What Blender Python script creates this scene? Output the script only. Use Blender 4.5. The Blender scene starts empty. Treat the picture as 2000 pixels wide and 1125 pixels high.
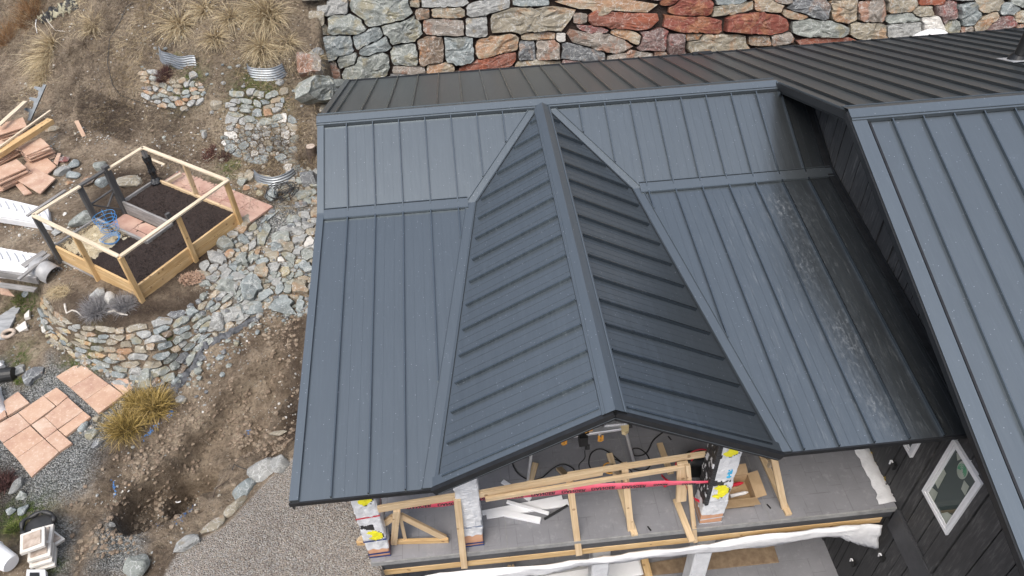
import bpy, bmesh, math, random
import numpy as np
from mathutils import Vector, Matrix
from mathutils import noise as mnoise
random.seed(7); rng = np.random.default_rng(11)
R = math.radians
scene = bpy.context.scene
# ------------------------------------------------------------------ camera
F, YAW, PIT, ROL = 1522.7065, 0.0631, 0.7598, -0.0464
CAM = np.array([2.2422, -11.0269, 6.4543])
_fw = np.array([math.sin(YAW)*math.cos(PIT), math.cos(YAW)*math.cos(PIT), -math.sin(PIT)])
_r0 = np.array([math.cos(YAW), -math.sin(YAW), 0.0]); _u0 = np.cross(_r0, _fw)
_r = math.cos(ROL)*_r0 + math.sin(ROL)*_u0; _u = -math.sin(ROL)*_r0 + math.cos(ROL)*_u0
cd = bpy.data.cameras.new('camera'); cam = bpy.data.objects.new('camera', cd)
scene.collection.objects.link(cam); scene.camera = cam
cd.sensor_width = 36; cd.lens = 36*F/2000; cd.clip_start = 0.1; cd.clip_end = 2000
M = Matrix([[_r[i], _u[i], -_fw[i], CAM[i]] for i in range(3)] + [[0, 0, 0, 1]])
cam.matrix_world = M
scene.render.resolution_x, scene.render.resolution_y = 1024, 576
# ------------------------------------------------------------------ light (bright overcast)
SUN_EL, SUN_AZ = 59, 205          # compass azimuth: the veiled sun stands to the south
w = bpy.data.worlds.new('World'); scene.world = w; w.use_nodes = True
nt = w.node_tree; bg = nt.nodes['Background']
sky = nt.nodes.new('ShaderNodeTexSky'); sky.sky_type = 'NISHITA'; sky.sun_disc = False
sky.sun_elevation = R(SUN_EL); sky.sun_rotation = R(SUN_AZ); sky.dust_density = 3.0; sky.air_density = 1.0
hs = nt.nodes.new('ShaderNodeHueSaturation'); hs.inputs['Saturation'].default_value = 0.6
nt.links.new(sky.outputs[0], hs.inputs['Color'])
# cloud deck: brighter and whiter overhead than near the horizon
tc_ = nt.nodes.new('ShaderNodeTexCoord'); sx_ = nt.nodes.new('ShaderNodeSeparateXYZ'); nt.links.new(tc_.outputs['Generated'], sx_.inputs[0])
mr_ = nt.nodes.new('ShaderNodeMapRange'); nt.links.new(sx_.outputs[2], mr_.inputs[0]); mr_.inputs[1].default_value = .15; mr_.inputs[2].default_value = .95
mx_ = nt.nodes.new('ShaderNodeMix'); mx_.data_type = 'RGBA'; mx_.blend_type = 'MULTIPLY'; mx_.inputs[0].default_value = 1
cr_ = nt.nodes.new('ShaderNodeValToRGB'); cr_.color_ramp.elements[0].color = (.23, .29, .42, 1); cr_.color_ramp.elements[1].color = (1.9, 1.87, 1.8, 1); e_ = cr_.color_ramp.elements.new(.74); e_.color = (2.45, 2.38, 2.26, 1)
nt.links.new(mr_.outputs[0], cr_.inputs[0]); nt.links.new(hs.outputs[0], mx_.inputs[6]); nt.links.new(cr_.outputs[0], mx_.inputs[7]); nt.links.new(mx_.outputs[2], bg.inputs['Color'])
bg.inputs['Strength'].default_value = 0.15
sd = bpy.data.lights.new('sun', 'SUN'); sd.energy = 1.3; sd.angle = R(38); sd.color = (1, 0.97, 0.93)
so = bpy.data.objects.new('sun', sd); scene.collection.objects.link(so)
_sv = Vector((math.sin(R(SUN_AZ))*math.cos(R(SUN_EL)), math.cos(R(SUN_AZ))*math.cos(R(SUN_EL)), math.sin(R(SUN_EL))))
so.rotation_euler = _sv.to_track_quat('Z', 'Y').to_euler()
scene.view_settings.view_transform = 'Standard'; scene.view_settings.look = 'None'
scene.view_settings.exposure = 0.20; scene.view_settings.gamma = 1
# ------------------------------------------------------------------ measuring helpers (photo pixel -> point on a plane)
def ray(px, py): return _fw + ((px-1000)*_r - (py-562.5)*_u)/F
def onx(px, py, X): q = ray(px, py); return CAM + q*(X-CAM[0])/q[0]
def ony(px, py, Y): q = ray(px, py); return CAM + q*(Y-CAM[1])/q[1]
def onz(px, py, Z): q = ray(px, py); return CAM + q*(Z-CAM[2])/q[2]
def V(a): return Vector([float(x) for x in a])
def mpp(p): return float(np.dot(np.array(p)-CAM, _fw))/F      # metres per photo pixel at a point
# house measures
YB, ZB, YE, ZE = -1.634, -0.661, -6.204, -1.081
XG, WG, TB, XO, DR = 3.540, 1.972, 0.3556, 7.38, 2.315
YN = 3.55                       # back eave
MU = ZB/YB; ML = (ZE-ZB)/(YE-YB); GS = -ZE/WG; MR = 0.3357
XW = 7.84; ZD = -3.46; ZR2 = DR*TB; SEAM = 0.41; X1 = 0.444
def zsouth(x, y): return MU*y if y > YB else ZB+ML*(y-YB)
def zright(y): return ZR2 + MR*(y+DR)
# ------------------------------------------------------------------ materials
MATS = {}
def newmat(name):
    m = bpy.data.materials.new(name); m.use_nodes = True; MATS[name] = m
    return m, m.node_tree, m.node_tree.nodes['Principled BSDF']
def N(nt, t, **kw):
    n = nt.nodes.new(t)
    for k, v in kw.items():
        if k in n.inputs.keys() if hasattr(n.inputs, 'keys') else False: n.inputs[k].default_value = v
        else: setattr(n, k, v)
    return n
def coords(nt, scale=(1, 1, 1), kind='Object', rnd=False, rot=(0, 0, 0)):
    tc = nt.nodes.new('ShaderNodeTexCoord'); mp = nt.nodes.new('ShaderNodeMapping')
    mp.inputs['Scale'].default_value = scale; mp.inputs['Rotation'].default_value = rot
    nt.links.new(tc.outputs[kind], mp.inputs['Vector'])
    if rnd:
        oi = nt.nodes.new('ShaderNodeObjectInfo'); mm = nt.nodes.new('ShaderNodeMath'); mm.operation = 'MULTIPLY'
        mm.inputs[1].default_value = 37.0; nt.links.new(oi.outputs['Random'], mm.inputs[0])
        nt.links.new(mm.outputs[0], mp.inputs['Location'])
    return mp.outputs[0]
def noise(nt, vec, scale, detail=6, rough=0.6, dist=0.0):
    n = nt.nodes.new('ShaderNodeTexNoise'); n.inputs['Scale'].default_value = scale
    n.inputs['Detail'].default_value = detail; n.inputs['Roughness'].default_value = rough
    n.inputs['Distortion'].default_value = dist; nt.links.new(vec, n.inputs['Vector']); return n.outputs['Fac']
def ramp(nt, fac, stops):
    r = nt.nodes.new('ShaderNodeValToRGB'); e = r.color_ramp.elements
    while len(e) > 1: e.remove(e[-1])
    e[0].position = stops[0][0]; e[0].color = tuple(stops[0][1])+(1,) if len(stops[0][1]) == 3 else stops[0][1]
    for p, c in stops[1:]:
        k = e.new(p); k.color = tuple(c)+(1,) if len(c) == 3 else c
    nt.links.new(fac, r.inputs[0]); return r.outputs[0]
def g3(v): return (v, v, v)
def mix(nt, fac, a, b, mode='MIX'):
    m = nt.nodes.new('ShaderNodeMix'); m.data_type = 'RGBA'; m.blend_type = mode
    for s, x in ((m.inputs[0], fac), (m.inputs[6], a), (m.inputs[7], b)):
        if isinstance(x, (int, float)): s.default_value = x
        elif isinstance(x, tuple): s.default_value = x+(1,) if len(x) == 3 else x
        else: nt.links.new(x, s)
    return m.outputs[2]
def bump(nt, b, h, strength=0.5, dist=0.01):
    n = nt.nodes.new('ShaderNodeBump'); n.inputs['Strength'].default_value = strength; n.inputs['Distance'].default_value = dist
    nt.links.new(h, n.inputs['Height']); nt.links.new(n.outputs[0], b.inputs['Normal'])
def math2(nt, op, a, b=0.0, c=None):
    m = nt.nodes.new('ShaderNodeMath'); m.operation = op
    for s, x in zip(m.inputs, (a, b, c)):
        if x is None: continue
        if isinstance(x, (int, float)): s.default_value = x
        else: nt.links.new(x, s)
    return m.outputs[0]
def simple(name, c1, c2=None, rough=0.6, metal=0.0, scale=8, bs=0.0, bd=0.01, stretch=(1, 1, 1), rnd=False, lo=.35, hi=.65, rot=(0, 0, 0)):
    m, nt, b = newmat(name); b.inputs['Roughness'].default_value = rough; b.inputs['Metallic'].default_value = metal
    vec = coords(nt, stretch, rnd=rnd, rot=rot); f = noise(nt, vec, scale)
    c = ramp(nt, f, [(lo, c1), (hi, c2 or c1)]); nt.links.new(c, b.inputs['Base Color'])
    if bs: bump(nt, b, f, bs, bd)
    return m
def voronoi(nt, vec, scale, feat='F1'):
    v = nt.nodes.new('ShaderNodeTexVoronoi'); v.feature = feat; v.inputs['Scale'].default_value = scale
    nt.links.new(vec, v.inputs['Vector']); return v
def sepxyz(nt, vec):
    s = nt.nodes.new('ShaderNodeSeparateXYZ'); nt.links.new(vec, s.inputs[0]); return s.outputs
def band(nt, x, a, b, soft):      # 1 between a and b
    u = nt.nodes.new('ShaderNodeMapRange'); u.inputs[1].default_value = a-soft; u.inputs[2].default_value = a+soft; nt.links.new(x, u.inputs[0])
    v = nt.nodes.new('ShaderNodeMapRange'); v.inputs[1].default_value = b+soft; v.inputs[2].default_value = b-soft; nt.links.new(x, v.inputs[0])
    return math2(nt, 'MULTIPLY', u.outputs[0], v.outputs[0])
def roof_mat(name, c, metal, rough, stains=False, ribs=None):
    m, nt, b = newmat(name); vec = coords(nt)
    f = noise(nt, vec, 1.3, 4); base = mix(nt, math2(nt, 'MULTIPLY', f, 0.5), c, tuple(x*1.25 for x in c))
    # long fine rain streaks down the slope
    st = noise(nt, coords(nt, (14, 0.5, 1)), 4, 4); base = mix(nt, ramp(nt, st, [(.5, g3(0)), (.8, g3(.35))]), base, tuple(x*1.35 for x in c))
    # grit specks
    vo = voronoi(nt, vec, 17); sp = math2(nt, 'LESS_THAN', vo.outputs['Distance'], 0.095)
    keep = math2(nt, 'GREATER_THAN', noise(nt, vec, 7, 3), 0.50); sp = math2(nt, 'MULTIPLY', sp, keep)
    base = mix(nt, math2(nt, 'MULTIPLY', sp, 0.75), base, (.5, .52, .54))
    rg = rough
    metf = None
    if stains:
        s = sepxyz(nt, vec)
        # white water stains below the wall drip line; grime with the wall's dark reflection painted in
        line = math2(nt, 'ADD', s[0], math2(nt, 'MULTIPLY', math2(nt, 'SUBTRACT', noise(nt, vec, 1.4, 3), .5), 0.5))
        sm = math2(nt, 'MULTIPLY', band(nt, line, 6.65, 7.1, .22), ramp(nt, noise(nt, coords(nt, (1, .5, 1)), 22, 10, .75), [(.5, g3(0)), (.66, g3(1))]))
        sm = math2(nt, 'MULTIPLY', sm, ramp(nt, noise(nt, vec, 1.1, 3), [(.4, g3(.1)), (.6, g3(1))]))
        sm2 = math2(nt, 'MULTIPLY', band(nt, s[0], 5.6, 7.9, .4), ramp(nt, noise(nt, coords(nt, (5, .45, 1)), 6, 10, .85), [(.54, g3(0)), (.70, g3(.9))]))
        sm = math2(nt, 'MULTIPLY', math2(nt, 'MULTIPLY', math2(nt, 'MAXIMUM', sm, sm2), band(nt, s[1], -6.3, -1.9, .15)), .42)
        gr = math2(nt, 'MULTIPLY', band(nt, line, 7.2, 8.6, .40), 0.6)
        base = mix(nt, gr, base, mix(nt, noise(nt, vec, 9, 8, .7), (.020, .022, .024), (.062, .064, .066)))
        base = mix(nt, sm, base, (.42, .42, .41))
        rg = math2(nt, 'ADD', math2(nt, 'MULTIPLY', sm, 0.4), rough)
        metf = math2(nt, 'SUBTRACT', metal, math2(nt, 'MULTIPLY', sm, metal))
    nt.links.new(base, b.inputs['Base Color'])
    for k, x in (('Roughness', rg), ('Metallic', metf if metf is not None else metal)):
        if isinstance(x, float): b.inputs[k].default_value = x
        else: nt.links.new(x, b.inputs[k])
    sc_ = ramp(nt, noise(nt, coords(nt, (2.2, 1, 1)), 2.0, 9, .8, 1.2), [(.60, g3(0)), (.72, g3(.28))]); base = mix(nt, sc_, base, tuple(min(1, x*2.1) for x in c)); nt.links.new(base, b.inputs['Base Color'])
    bump(nt, b, math2(nt, 'ADD', noise(nt, coords(nt, (5, .7, 1)), 1.6, 2), math2(nt, 'MULTIPLY', noise(nt, vec, 60, 3), .06)), 0.35, 0.012)
    return m
ROOFC = (.158, .178, .190)
roof = roof_mat('roof_metal', ROOFC, .86, .34)
rib_m = roof_mat('roof_rib', ROOFC, .95, .22)
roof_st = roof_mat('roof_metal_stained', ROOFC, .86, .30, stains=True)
trim = roof_mat('roof_trim', (.168, .190, .203), .84, .32)
dark = simple('dark_fascia', (.012, .013, .014), (.02, .021, .023), .45, .3)
boot = simple('rubber_black', (.008, .008, .008), (.016, .016, .016), .5)
def siding_mat():
    m, nt, b = newmat('charred_siding'); oi = nt.nodes.new('ShaderNodeObjectInfo')
    f = noise(nt, coords(nt, (1, 9, 1.0)), 3.2, 9, .7); f2 = noise(nt, coords(nt), 1.0, 4)
    f3 = math2(nt, 'MULTIPLY', f, math2(nt, 'ADD', f2, .5))
    c = ramp(nt, f3, [(.30, (.026, .026, .027)), (.52, (.042, .042, .043)), (.64, (.085, .084, .082)), (.82, (.17, .165, .16))])
    nt.links.new(c, b.inputs['Base Color']); b.inputs['Roughness'].default_value = .55; bump(nt, b, f, .5, .006); return m
siding = siding_mat()
def wood_mat(name, c1, c2, c3, knot=True, axis=(1, 1, 1), rough=.65):
    m, nt, b = newmat(name); vec = coords(nt, axis, rnd=True)
    f = noise(nt, vec, 3, 8, .65, .6); c = ramp(nt, f, [(.3, c1), (.52, c2), (.72, c3)])
    v = noise(nt, coords(nt, (1, 1, 1), rnd=True), 1.7, 3); c = mix(nt, ramp(nt, v, [(.4, g3(0)), (.65, g3(.5))]), c, c1)
    if knot:
        vo = voronoi(nt, coords(nt, (1, 1, 1), rnd=True), 5.5); k = math2(nt, 'LESS_THAN', vo.outputs['Distance'], .13)
        c = mix(nt, math2(nt, 'MULTIPLY', k, .6), c, (.16, .07, .025))
    nt.links.new(c, b.inputs['Base Color']); b.inputs['Roughness'].default_value = rough; bump(nt, b, f, .3, .004); return m
# boards keep their long axis on local X, so grain is stretched along X
pine = wood_mat('pine', (.46, .32, .18), (.62, .47, .29), (.70, .57, .39), axis=(.5, 9, 9))
pine_y = wood_mat('cedar_fresh', (.42, .26, .11), (.60, .41, .20), (.70, .53, .32), axis=(.5, 7, 7))
pale = wood_mat('pale_lumber', (.50, .41, .29), (.64, .54, .40), (.72, .64, .52), knot=False, axis=(.5, 8, 8))
grey = wood_mat('weathered_wood', (.13, .125, .12), (.27, .26, .25), (.42, .41, .40), knot=False, axis=(.5, 9, 9), rough=.8)
dgrey = wood_mat('dark_weathered_wood', (.045, .045, .046), (.09, .09, .09), (.16, .155, .15), knot=False, axis=(.5, 9, 9), rough=.8)
osb = simple('osb_sheet', (.17, .115, .07), (.26, .19, .12), .8, scale=9, bs=.1)
def paver_mat():
    m, nt, b = newmat('sandstone_paver'); f = noise(nt, coords(nt, rnd=True), 3.5, 8, .65); oi = nt.nodes.new('ShaderNodeObjectInfo')
    c = ramp(nt, f, [(.3, (.34, .20, .15)), (.5, (.44, .295, .215)), (.7, (.52, .40, .315))])
    c = mix(nt, math2(nt, 'MULTIPLY', oi.outputs['Random'], .45), c, (.50, .31, .20))
    f2 = noise(nt, coords(nt, rnd=True), 28, 4); c = mix(nt, ramp(nt, f2, [(.58, g3(0)), (.7, g3(.4))]), c, (.75, .62, .55))
    nt.links.new(c, b.inputs['Base Color']); b.inputs['Roughness'].default_value = .8; bump(nt, b, f2, .25, .004); return m
paver = paver_mat()
paver_r = simple('red_paver', (.40, .23, .18), (.54, .37, .29), .8, scale=3, rnd=True, bs=.15)
def nt_noisevec(nt, vec):
    n = nt.nodes.new('ShaderNodeTexNoise'); n.inputs['Scale'].default_value = 3.5; n.inputs['Detail'].default_value = 6; nt.links.new(vec, n.inputs['Vector']); return n.outputs['Color']
def stone_mat(name, cs, patch=None, pamt=.5, light=(.55, .56, .54)):
    m, nt, b = newmat('stone_'+name); vec = coords(nt, rnd=True)
    f = noise(nt, coords(nt, (2.0, 2.0, 5), rnd=True), 2.2, 10, .72, .8)
    c = ramp(nt, f, [(.28, tuple(x*.72 for x in cs[0])), (.5, cs[0]), (.72, cs[1])])
    if patch:
        p = noise(nt, vec, 2.3, 5, .6, .5); c = mix(nt, ramp(nt, p, [(.62-.25*pamt, g3(0)), (.68-.22*pamt, g3(.9))]), c, patch)
    vn = noise(nt, coords(nt, (1.5, 1.5, 5), rnd=True), 5, 9, .8, 1.5); c = mix(nt, ramp(nt, vn, [(.57, g3(0)), (.62, g3(.6))]), c, light)
    vl = nt.nodes.new('ShaderNodeTexVoronoi'); vl.feature = 'DISTANCE_TO_EDGE'; vl.inputs['Scale'].default_value = 7; nt.links.new(mix(nt, .35, vec, nt_noisevec(nt, vec)), vl.inputs['Vector'])
    c = mix(nt, math2(nt, 'MULTIPLY', math2(nt, 'LESS_THAN', vl.outputs['Distance'], .022), .45), c, light)
    dk = noise(nt, vec, 14, 6, .8); c = mix(nt, ramp(nt, dk, [(.33, g3(.55)), (.45, g3(0))]), c, tuple(x*.35 for x in cs[0]))
    nt.links.new(c, b.inputs['Base Color']); b.inputs['Roughness'].default_value = .78
    h = math2(nt, 'ADD', f, math2(nt, 'MULTIPLY', dk, .35)); bump(nt, b, h, .9, .03); return m
ST = {
 'G': stone_mat('grey_green', ((.21, .225, .205), (.36, .375, .34)), (.24, .22, .15), .3),
 'B': stone_mat('blue_grey', ((.19, .215, .215), (.34, .37, .365)), (.2,.2,.17), .2),
 'K': stone_mat('dark_grey', ((.12, .125, .13), (.25, .26, .265)), (.2, .15, .12), .2),
 'A': stone_mat('light_grey', ((.26, .262, .25), (.40, .40, .38)), (.26, .22, .16), .2),
 'T': stone_mat('tan', ((.25, .22, .165), (.37, .335, .265)), (.30, .20, .12), .35),
 'O': stone_mat('orange', ((.30, .245, .175), (.43, .37, .28)), (.31, .18, .10), .55),
 'R': stone_mat('red', ((.20, .075, .05), (.30, .15, .11)), (.24, .07, .035), .5, (.42, .36, .32)),
 'D': stone_mat('deep_red', ((.17, .045, .03), (.26, .085, .055)), (.24, .10, .05), .4, (.38, .26, .2)),
 'P': stone_mat('rust_over_grey', ((.22, .19, .16), (.34, .29, .25)), (.24, .13, .085), .5),
 'M': stone_mat('maroon_grey', ((.17, .11, .10), (.30, .23, .21)), (.2, .07, .06), .4),
 'Y': stone_mat('yellow', ((.32, .28, .18), (.44, .39, .27)), (.34, .21, .10), .6),
 'W': stone_mat('white', ((.52, .50, .46), (.66, .64, .60))),
 'C': stone_mat('brown', ((.17, .125, .09), (.28, .22, .16)), (.3, .15, .07), .3),
}
pebble_m = {k: ST[k] for k in 'WAGTO'}
mulch = simple('dark_mulch', (.010, .006, .005), (.062, .040, .032), .95, scale=45, bs=1.0, bd=.04, lo=.3, hi=.75)
straw = simple('straw', (.50, .42, .28), (.74, .67, .50), .9, scale=50, bs=.8, bd=.03)
galv = simple('galvanised_steel', (.20, .22, .235), (.32, .34, .355), .45, .7, scale=6)
white = simple('white_vinyl', (.78, .78, .78), (.82, .82, .82), .4)
foam = simple('white_foam', (.60, .61, .62), (.68, .68, .68), .7, scale=5)
wrap = simple('white_wrap', (.56, .57, .58), (.66, .67, .68), .45, scale=7, bs=.8, bd=.03)
tarp = simple('white_sheet', (.68, .68, .68), (.78, .78, .78), .5, scale=4, bs=.7, bd=.04)
yellow = simple('yellow_print', (.72, .66, .02), (.78, .72, .03), .5)
blackp = simple('black_print', (.02, .02, .022), (.03, .03, .03), .5)
bluep = simple('blue_strap', (.01, .03, .12), (.02, .05, .2), .5)
cyanp = simple('cyan_print', (.02, .38, .65), (.02, .38, .65), .5)
copper = simple('copper_foam', (.55, .28, .16), (.62, .36, .22), .5, scale=6)
tape_m = simple('red_tape', (.66, .07, .12), (.75, .14, .2), .35, scale=3)
redp = simple('red_strap', (.5, .01, .03), (.6, .02, .05), .4)
orange = simple('tool_orange', (.75, .33, .04), (.8, .4, .07), .4)
cream = simple('tool_cream', (.75, .60, .32), (.78, .64, .38), .4)
alu = simple('aluminium', (.6, .61, .62), (.7, .7, .71), .35, .6)
card = simple('cardboard', (.36, .25, .14), (.45, .32, .19), .85, scale=5)
concrete = simple('concrete_edge', (.20, .20, .195), (.29, .29, .28), .8, scale=9, bs=.2)
membrane = simple('black_membrane', (.045, .047, .05), (.06, .06, .065), .5)
fabric = simple('landscape_fabric', (.05, .053, .06), (.12, .125, .135), .7, scale=14, bs=.9, bd=.03)
steel_blue = simple('blue_grey_steel', (.07, .085, .10), (.11, .125, .14), .45, .3)
bluewire = simple('blue_wire', (.03, .22, .55), (.05, .3, .65), .4)
hose_m = simple('black_hose', (.015, .015, .015), (.03, .03, .03), .5)
capstone = simple('pale_concrete', (.56, .53, .47), (.68, .65, .60), .85, scale=9, bs=.3)
capbrown = simple('stained_concrete', (.30, .23, .18), (.50, .42, .35), .85, scale=10, bs=.4)
slate = simple('slate_slab', (.20, .205, .21), (.36, .37, .375), .7, scale=3, bs=.3, stretch=(1, 3, 1))
bark = simple('bark', (.05, .035, .025), (.12, .09, .07), .9, scale=12, bs=.8)
drift = simple('driftwood', (.45, .40, .34), (.6, .56, .5), .8, scale=8)
glassm, _nt, _b = newmat('window_glass'); _b.inputs['Base Color'].default_value = (.045, .065, .06, 1); _b.inputs['Roughness'].default_value = .04; _b.inputs['Specular IOR Level'].default_value = .9
sticker = simple('green_sticker', (.06, .26, .14), (.07, .3, .16), .4)
blind = simple('pale_interior', (.30, .33, .27), (.40, .42, .36), .8)
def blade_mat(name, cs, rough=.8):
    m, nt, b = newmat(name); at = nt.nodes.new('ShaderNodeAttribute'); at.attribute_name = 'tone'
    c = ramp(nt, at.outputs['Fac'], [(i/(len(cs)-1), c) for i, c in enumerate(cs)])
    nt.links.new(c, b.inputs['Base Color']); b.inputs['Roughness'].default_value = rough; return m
bl_tan = blade_mat('dry_grass', [(.12, .085, .045), (.33, .25, .14), (.56, .46, .29), (.74, .64, .44)])
bl_weed = blade_mat('dead_weeds', [(.05, .035, .026), (.17, .13, .095), (.34, .275, .20), (.56, .47, .36)])
bl_grey = blade_mat('grey_shrub', [(.10, .095, .10), (.19, .185, .19), (.30, .29, .29), (.36, .35, .34)])
bl_green = blade_mat('green_blades', [(.05, .08, .02), (.10, .15, .03), (.17, .20, .05), (.32, .30, .12)])
bl_orn = blade_mat('ornamental_grass', [(.07, .05, .015), (.27, .19, .045), (.50, .36, .12), (.62, .45, .22)])
bl_red = blade_mat('red_shrub', [(.04, .022, .02), (.09, .04, .035), (.14, .06, .045), (.24, .09, .065)])
bl_rust = blade_mat('rust_shrub', [(.05, .025, .012), (.16, .075, .03), (.28, .15, .06), (.34, .26, .12)])
# ------------------------------------------------------------------ object helpers
COL = scene.collection
def tag(o, label=None, cat=None, group=None, kind=None):
    for k, v in (('label', label), ('category', cat), ('group', group), ('kind', kind)):
        if v: o[k] = v
    return o
def link(name, me, mat=None, parent=None, loc=None):
    o = bpy.data.objects.new(name, me); COL.objects.link(o)
    if mat is not None and me is not None:
        for m in (mat if isinstance(mat, (list, tuple)) else [mat]): me.materials.append(m)
    if loc is not None: o.location = V(loc)
    if parent: o.parent = parent; o.matrix_parent_inverse = parent.matrix_basis.inverted()
    return o
def thing(name, loc, label, cat, group=None):
    o = bpy.data.objects.new(name, None); COL.objects.link(o); o.location = V(loc); o.empty_display_size = .2
    return tag(o, label, cat, group)
class MB:
    def __init__(s): s.v = []; s.f = []; s.mi = []
    def add(s, vs, fs, mi=0):
        o = len(s.v); s.v += [tuple(float(c) for c in p) for p in vs]; s.f += [tuple(o+i for i in f) for f in fs]; s.mi += [mi]*len(fs); return s
    def box(s, a, b, mi=0):
        x0, y0, z0 = a; x1, y1, z1 = b
        return s.add([(x0, y0, z0), (x1, y0, z0), (x1, y1, z0), (x0, y1, z0), (x0, y0, z1), (x1, y0, z1), (x1, y1, z1), (x0, y1, z1)],
                     [(0, 3, 2, 1), (4, 5, 6, 7), (0, 1, 5, 4), (1, 2, 6, 5), (2, 3, 7, 6), (3, 0, 4, 7)], mi)
    def bar(s, p, q, w, t, up=(0, 0, 1), mi=0):
        p = V(p); q = V(q); d = (q-p).normalized(); u = V(up); sd = d.cross(u)
        if sd.length < 1e-4: sd = d.cross(Vector((1, 0, 0)))
        sd.normalize(); u = sd.cross(d).normalized(); vs = []
        for c in (p, q):
            for a, b in ((-1, -1), (1, -1), (1, 1), (-1, 1)): vs.append(c+sd*(a*w/2)+u*(b*t/2))
        return s.add(vs, [(0, 1, 2, 3), (7, 6, 5, 4), (0, 4, 5, 1), (1, 5, 6, 2), (2, 6, 7, 3), (3, 7, 4, 0)], mi)
    def tube(s, pts, r, n=6, mi=0, closed=False):
        pts = [V(p) for p in pts]; rings = []; m = len(pts)
        for i, p in enumerate(pts):
            d = (pts[min(i+1, m-1)]-pts[max(i-1, 0)]).normalized(); a = d.orthogonal().normalized()
            if rings:
                a = (pa-d*pa.dot(d)).normalized()
            pa = a; b = d.cross(a); rr = r[i] if isinstance(r, (list, tuple)) else r
            rings.append([p+(a*math.cos(2*math.pi*k/n)+b*math.sin(2*math.pi*k/n))*rr for k in range(n)])
        vs = [v for rg in rings for v in rg]
        fs = [(i*n+k, i*n+(k+1) % n, (i+1)*n+(k+1) % n, (i+1)*n+k) for i in range(m-1) for k in range(n)]
        fs += [tuple(range(n))[::-1], tuple((m-1)*n+k for k in range(n))]
        return s.add(vs, fs, mi)
    def prism(s, poly, h0, h1, mi=0):       # poly list of 3D points; offset vectors h0,h1 (bottom, top)
        n = len(poly); a = [V(p)+V(h0) for p in poly]; b = [V(p)+V(h1) for p in poly]
        return s.add(a+b, [tuple(range(n))[::-1], tuple(range(n, 2*n))]+[(i, (i+1) % n, n+(i+1) % n, n+i) for i in range(n)], mi)
    def mesh(s, name, smooth=False, center=None):
        me = bpy.data.meshes.new(name)
        vs = s.v if center is None else [(a-center[0], b-center[1], c-center[2]) for a, b, c in s.v]
        me.from_pydata(vs, [], s.f)
        if any(s.mi): me.polygons.foreach_set('material_index', s.mi)
        if smooth: me.polygons.foreach_set('use_smooth', [True]*len(s.f))
        me.update(); return me
    def build(s, name, mat, parent=None, smooth=False, own=True, bevel=0):
        c = None
        if own: a = np.array(s.v); c = tuple((a.min(0)+a.max(0))/2)
        o = link(name, s.mesh(name, smooth, c), mat, parent, c if own else None)
        if bevel:
            bv = o.modifiers.new('bevel', 'BEVEL'); bv.width = bevel; bv.segments = 1; bv.limit_method = 'ANGLE'
        return o
def board(name, p, q, w, t, mat, parent=None, up=(0, 0, 1), bevel=.003):
    """one sawn board from p to q; local X runs along it so that the grain does too"""
    p = V(p); q = V(q); d = (q-p); L = d.length; d.normalize(); u = V(up); sd = u.cross(d)
    if sd.length < 1e-4: sd = Vector((0, 1, 0)).cross(d)
    sd.normalize(); u = d.cross(sd).normalized()
    b = MB(); nx = max(1, int(L/.5)); 
    b.box((-L/2, -w/2, -t/2), (L/2, w/2, t/2)); me = b.mesh(name)
    o = bpy.data.objects.new(name, me); COL.objects.link(o); me.materials.append(mat)
    mw = Matrix([[d[i], sd[i], u[i], (p[i]+q[i])/2] for i in range(3)]+[[0, 0, 0, 1]])
    if parent:
        o.parent = parent; o.matrix_parent_inverse = parent.matrix_basis.inverted()
    o.matrix_basis = mw
    if bevel:
        bv = o.modifiers.new('bevel', 'BEVEL'); bv.width = bevel; bv.segments = 1
    return o
# ------------------------------------------------------------------ terrain
def _ctrl(pts): return np.array([onz(px, py, z) for px, py, z in pts])
LOW = _ctrl([(150,800,-3.85),(60,900,-3.85),(0,1000,-3.84),(0,700,-3.85),(0,600,-3.78),(100,1000,-3.82),(100,1125,-3.80),(250,1125,-3.74),(330,1085,-3.66),
 (450,1050,-3.60),(560,1000,-3.56),(700,1100,-3.55),(600,1125,-3.58),(590,860,-3.66),(300,850,-4.0),(400,750,-3.86),(500,650,-3.5),(590,640,-3.42),(580,720,-3.6),
 (520,800,-3.9),(440,860,-4.02),(370,950,-4.08),(250,940,-3.95),(180,900,-3.86),(200,1030,-3.84),(460,960,-3.92),(350,740,-3.78),(220,760,-3.85),(420,690,-3.62),(280,760,-3.84)])
TOPC = _ctrl([(285,600,-3.02),(200,610,-3.06),(120,570,-3.12),(90,520,-3.1),(0,500,-3.12),(0,420,-3.1),(110,350,-3.0),(200,330,-3.0),(300,320,-2.98),(400,400,-3.0),(520,400,-3.02),
 (560,440,-3.05),(500,520,-3.1),(600,480,-3.08),(600,580,-3.32),(520,600,-3.36),(420,570,-3.12),(590,400,-3.0),(590,340,-2.95),(340,600,-3.14),(440,540,-3.12),(400,620,-3.25),(470,600,-3.28),(110,600,-3.2)])
LOW = np.vstack([LOW, [(-14,-4,-3.9),(-12,-14,-3.9),(-3,-14,-3.7),(-9,0,-3.8),(3,-6,-3.6)]])
TOPC = np.vstack([TOPC, [(-14,4,-3.1),(-9,3,-3.1),(2,3,-3.2),(2,-1,-3.3),(-12,9,-2.9)]])
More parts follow.
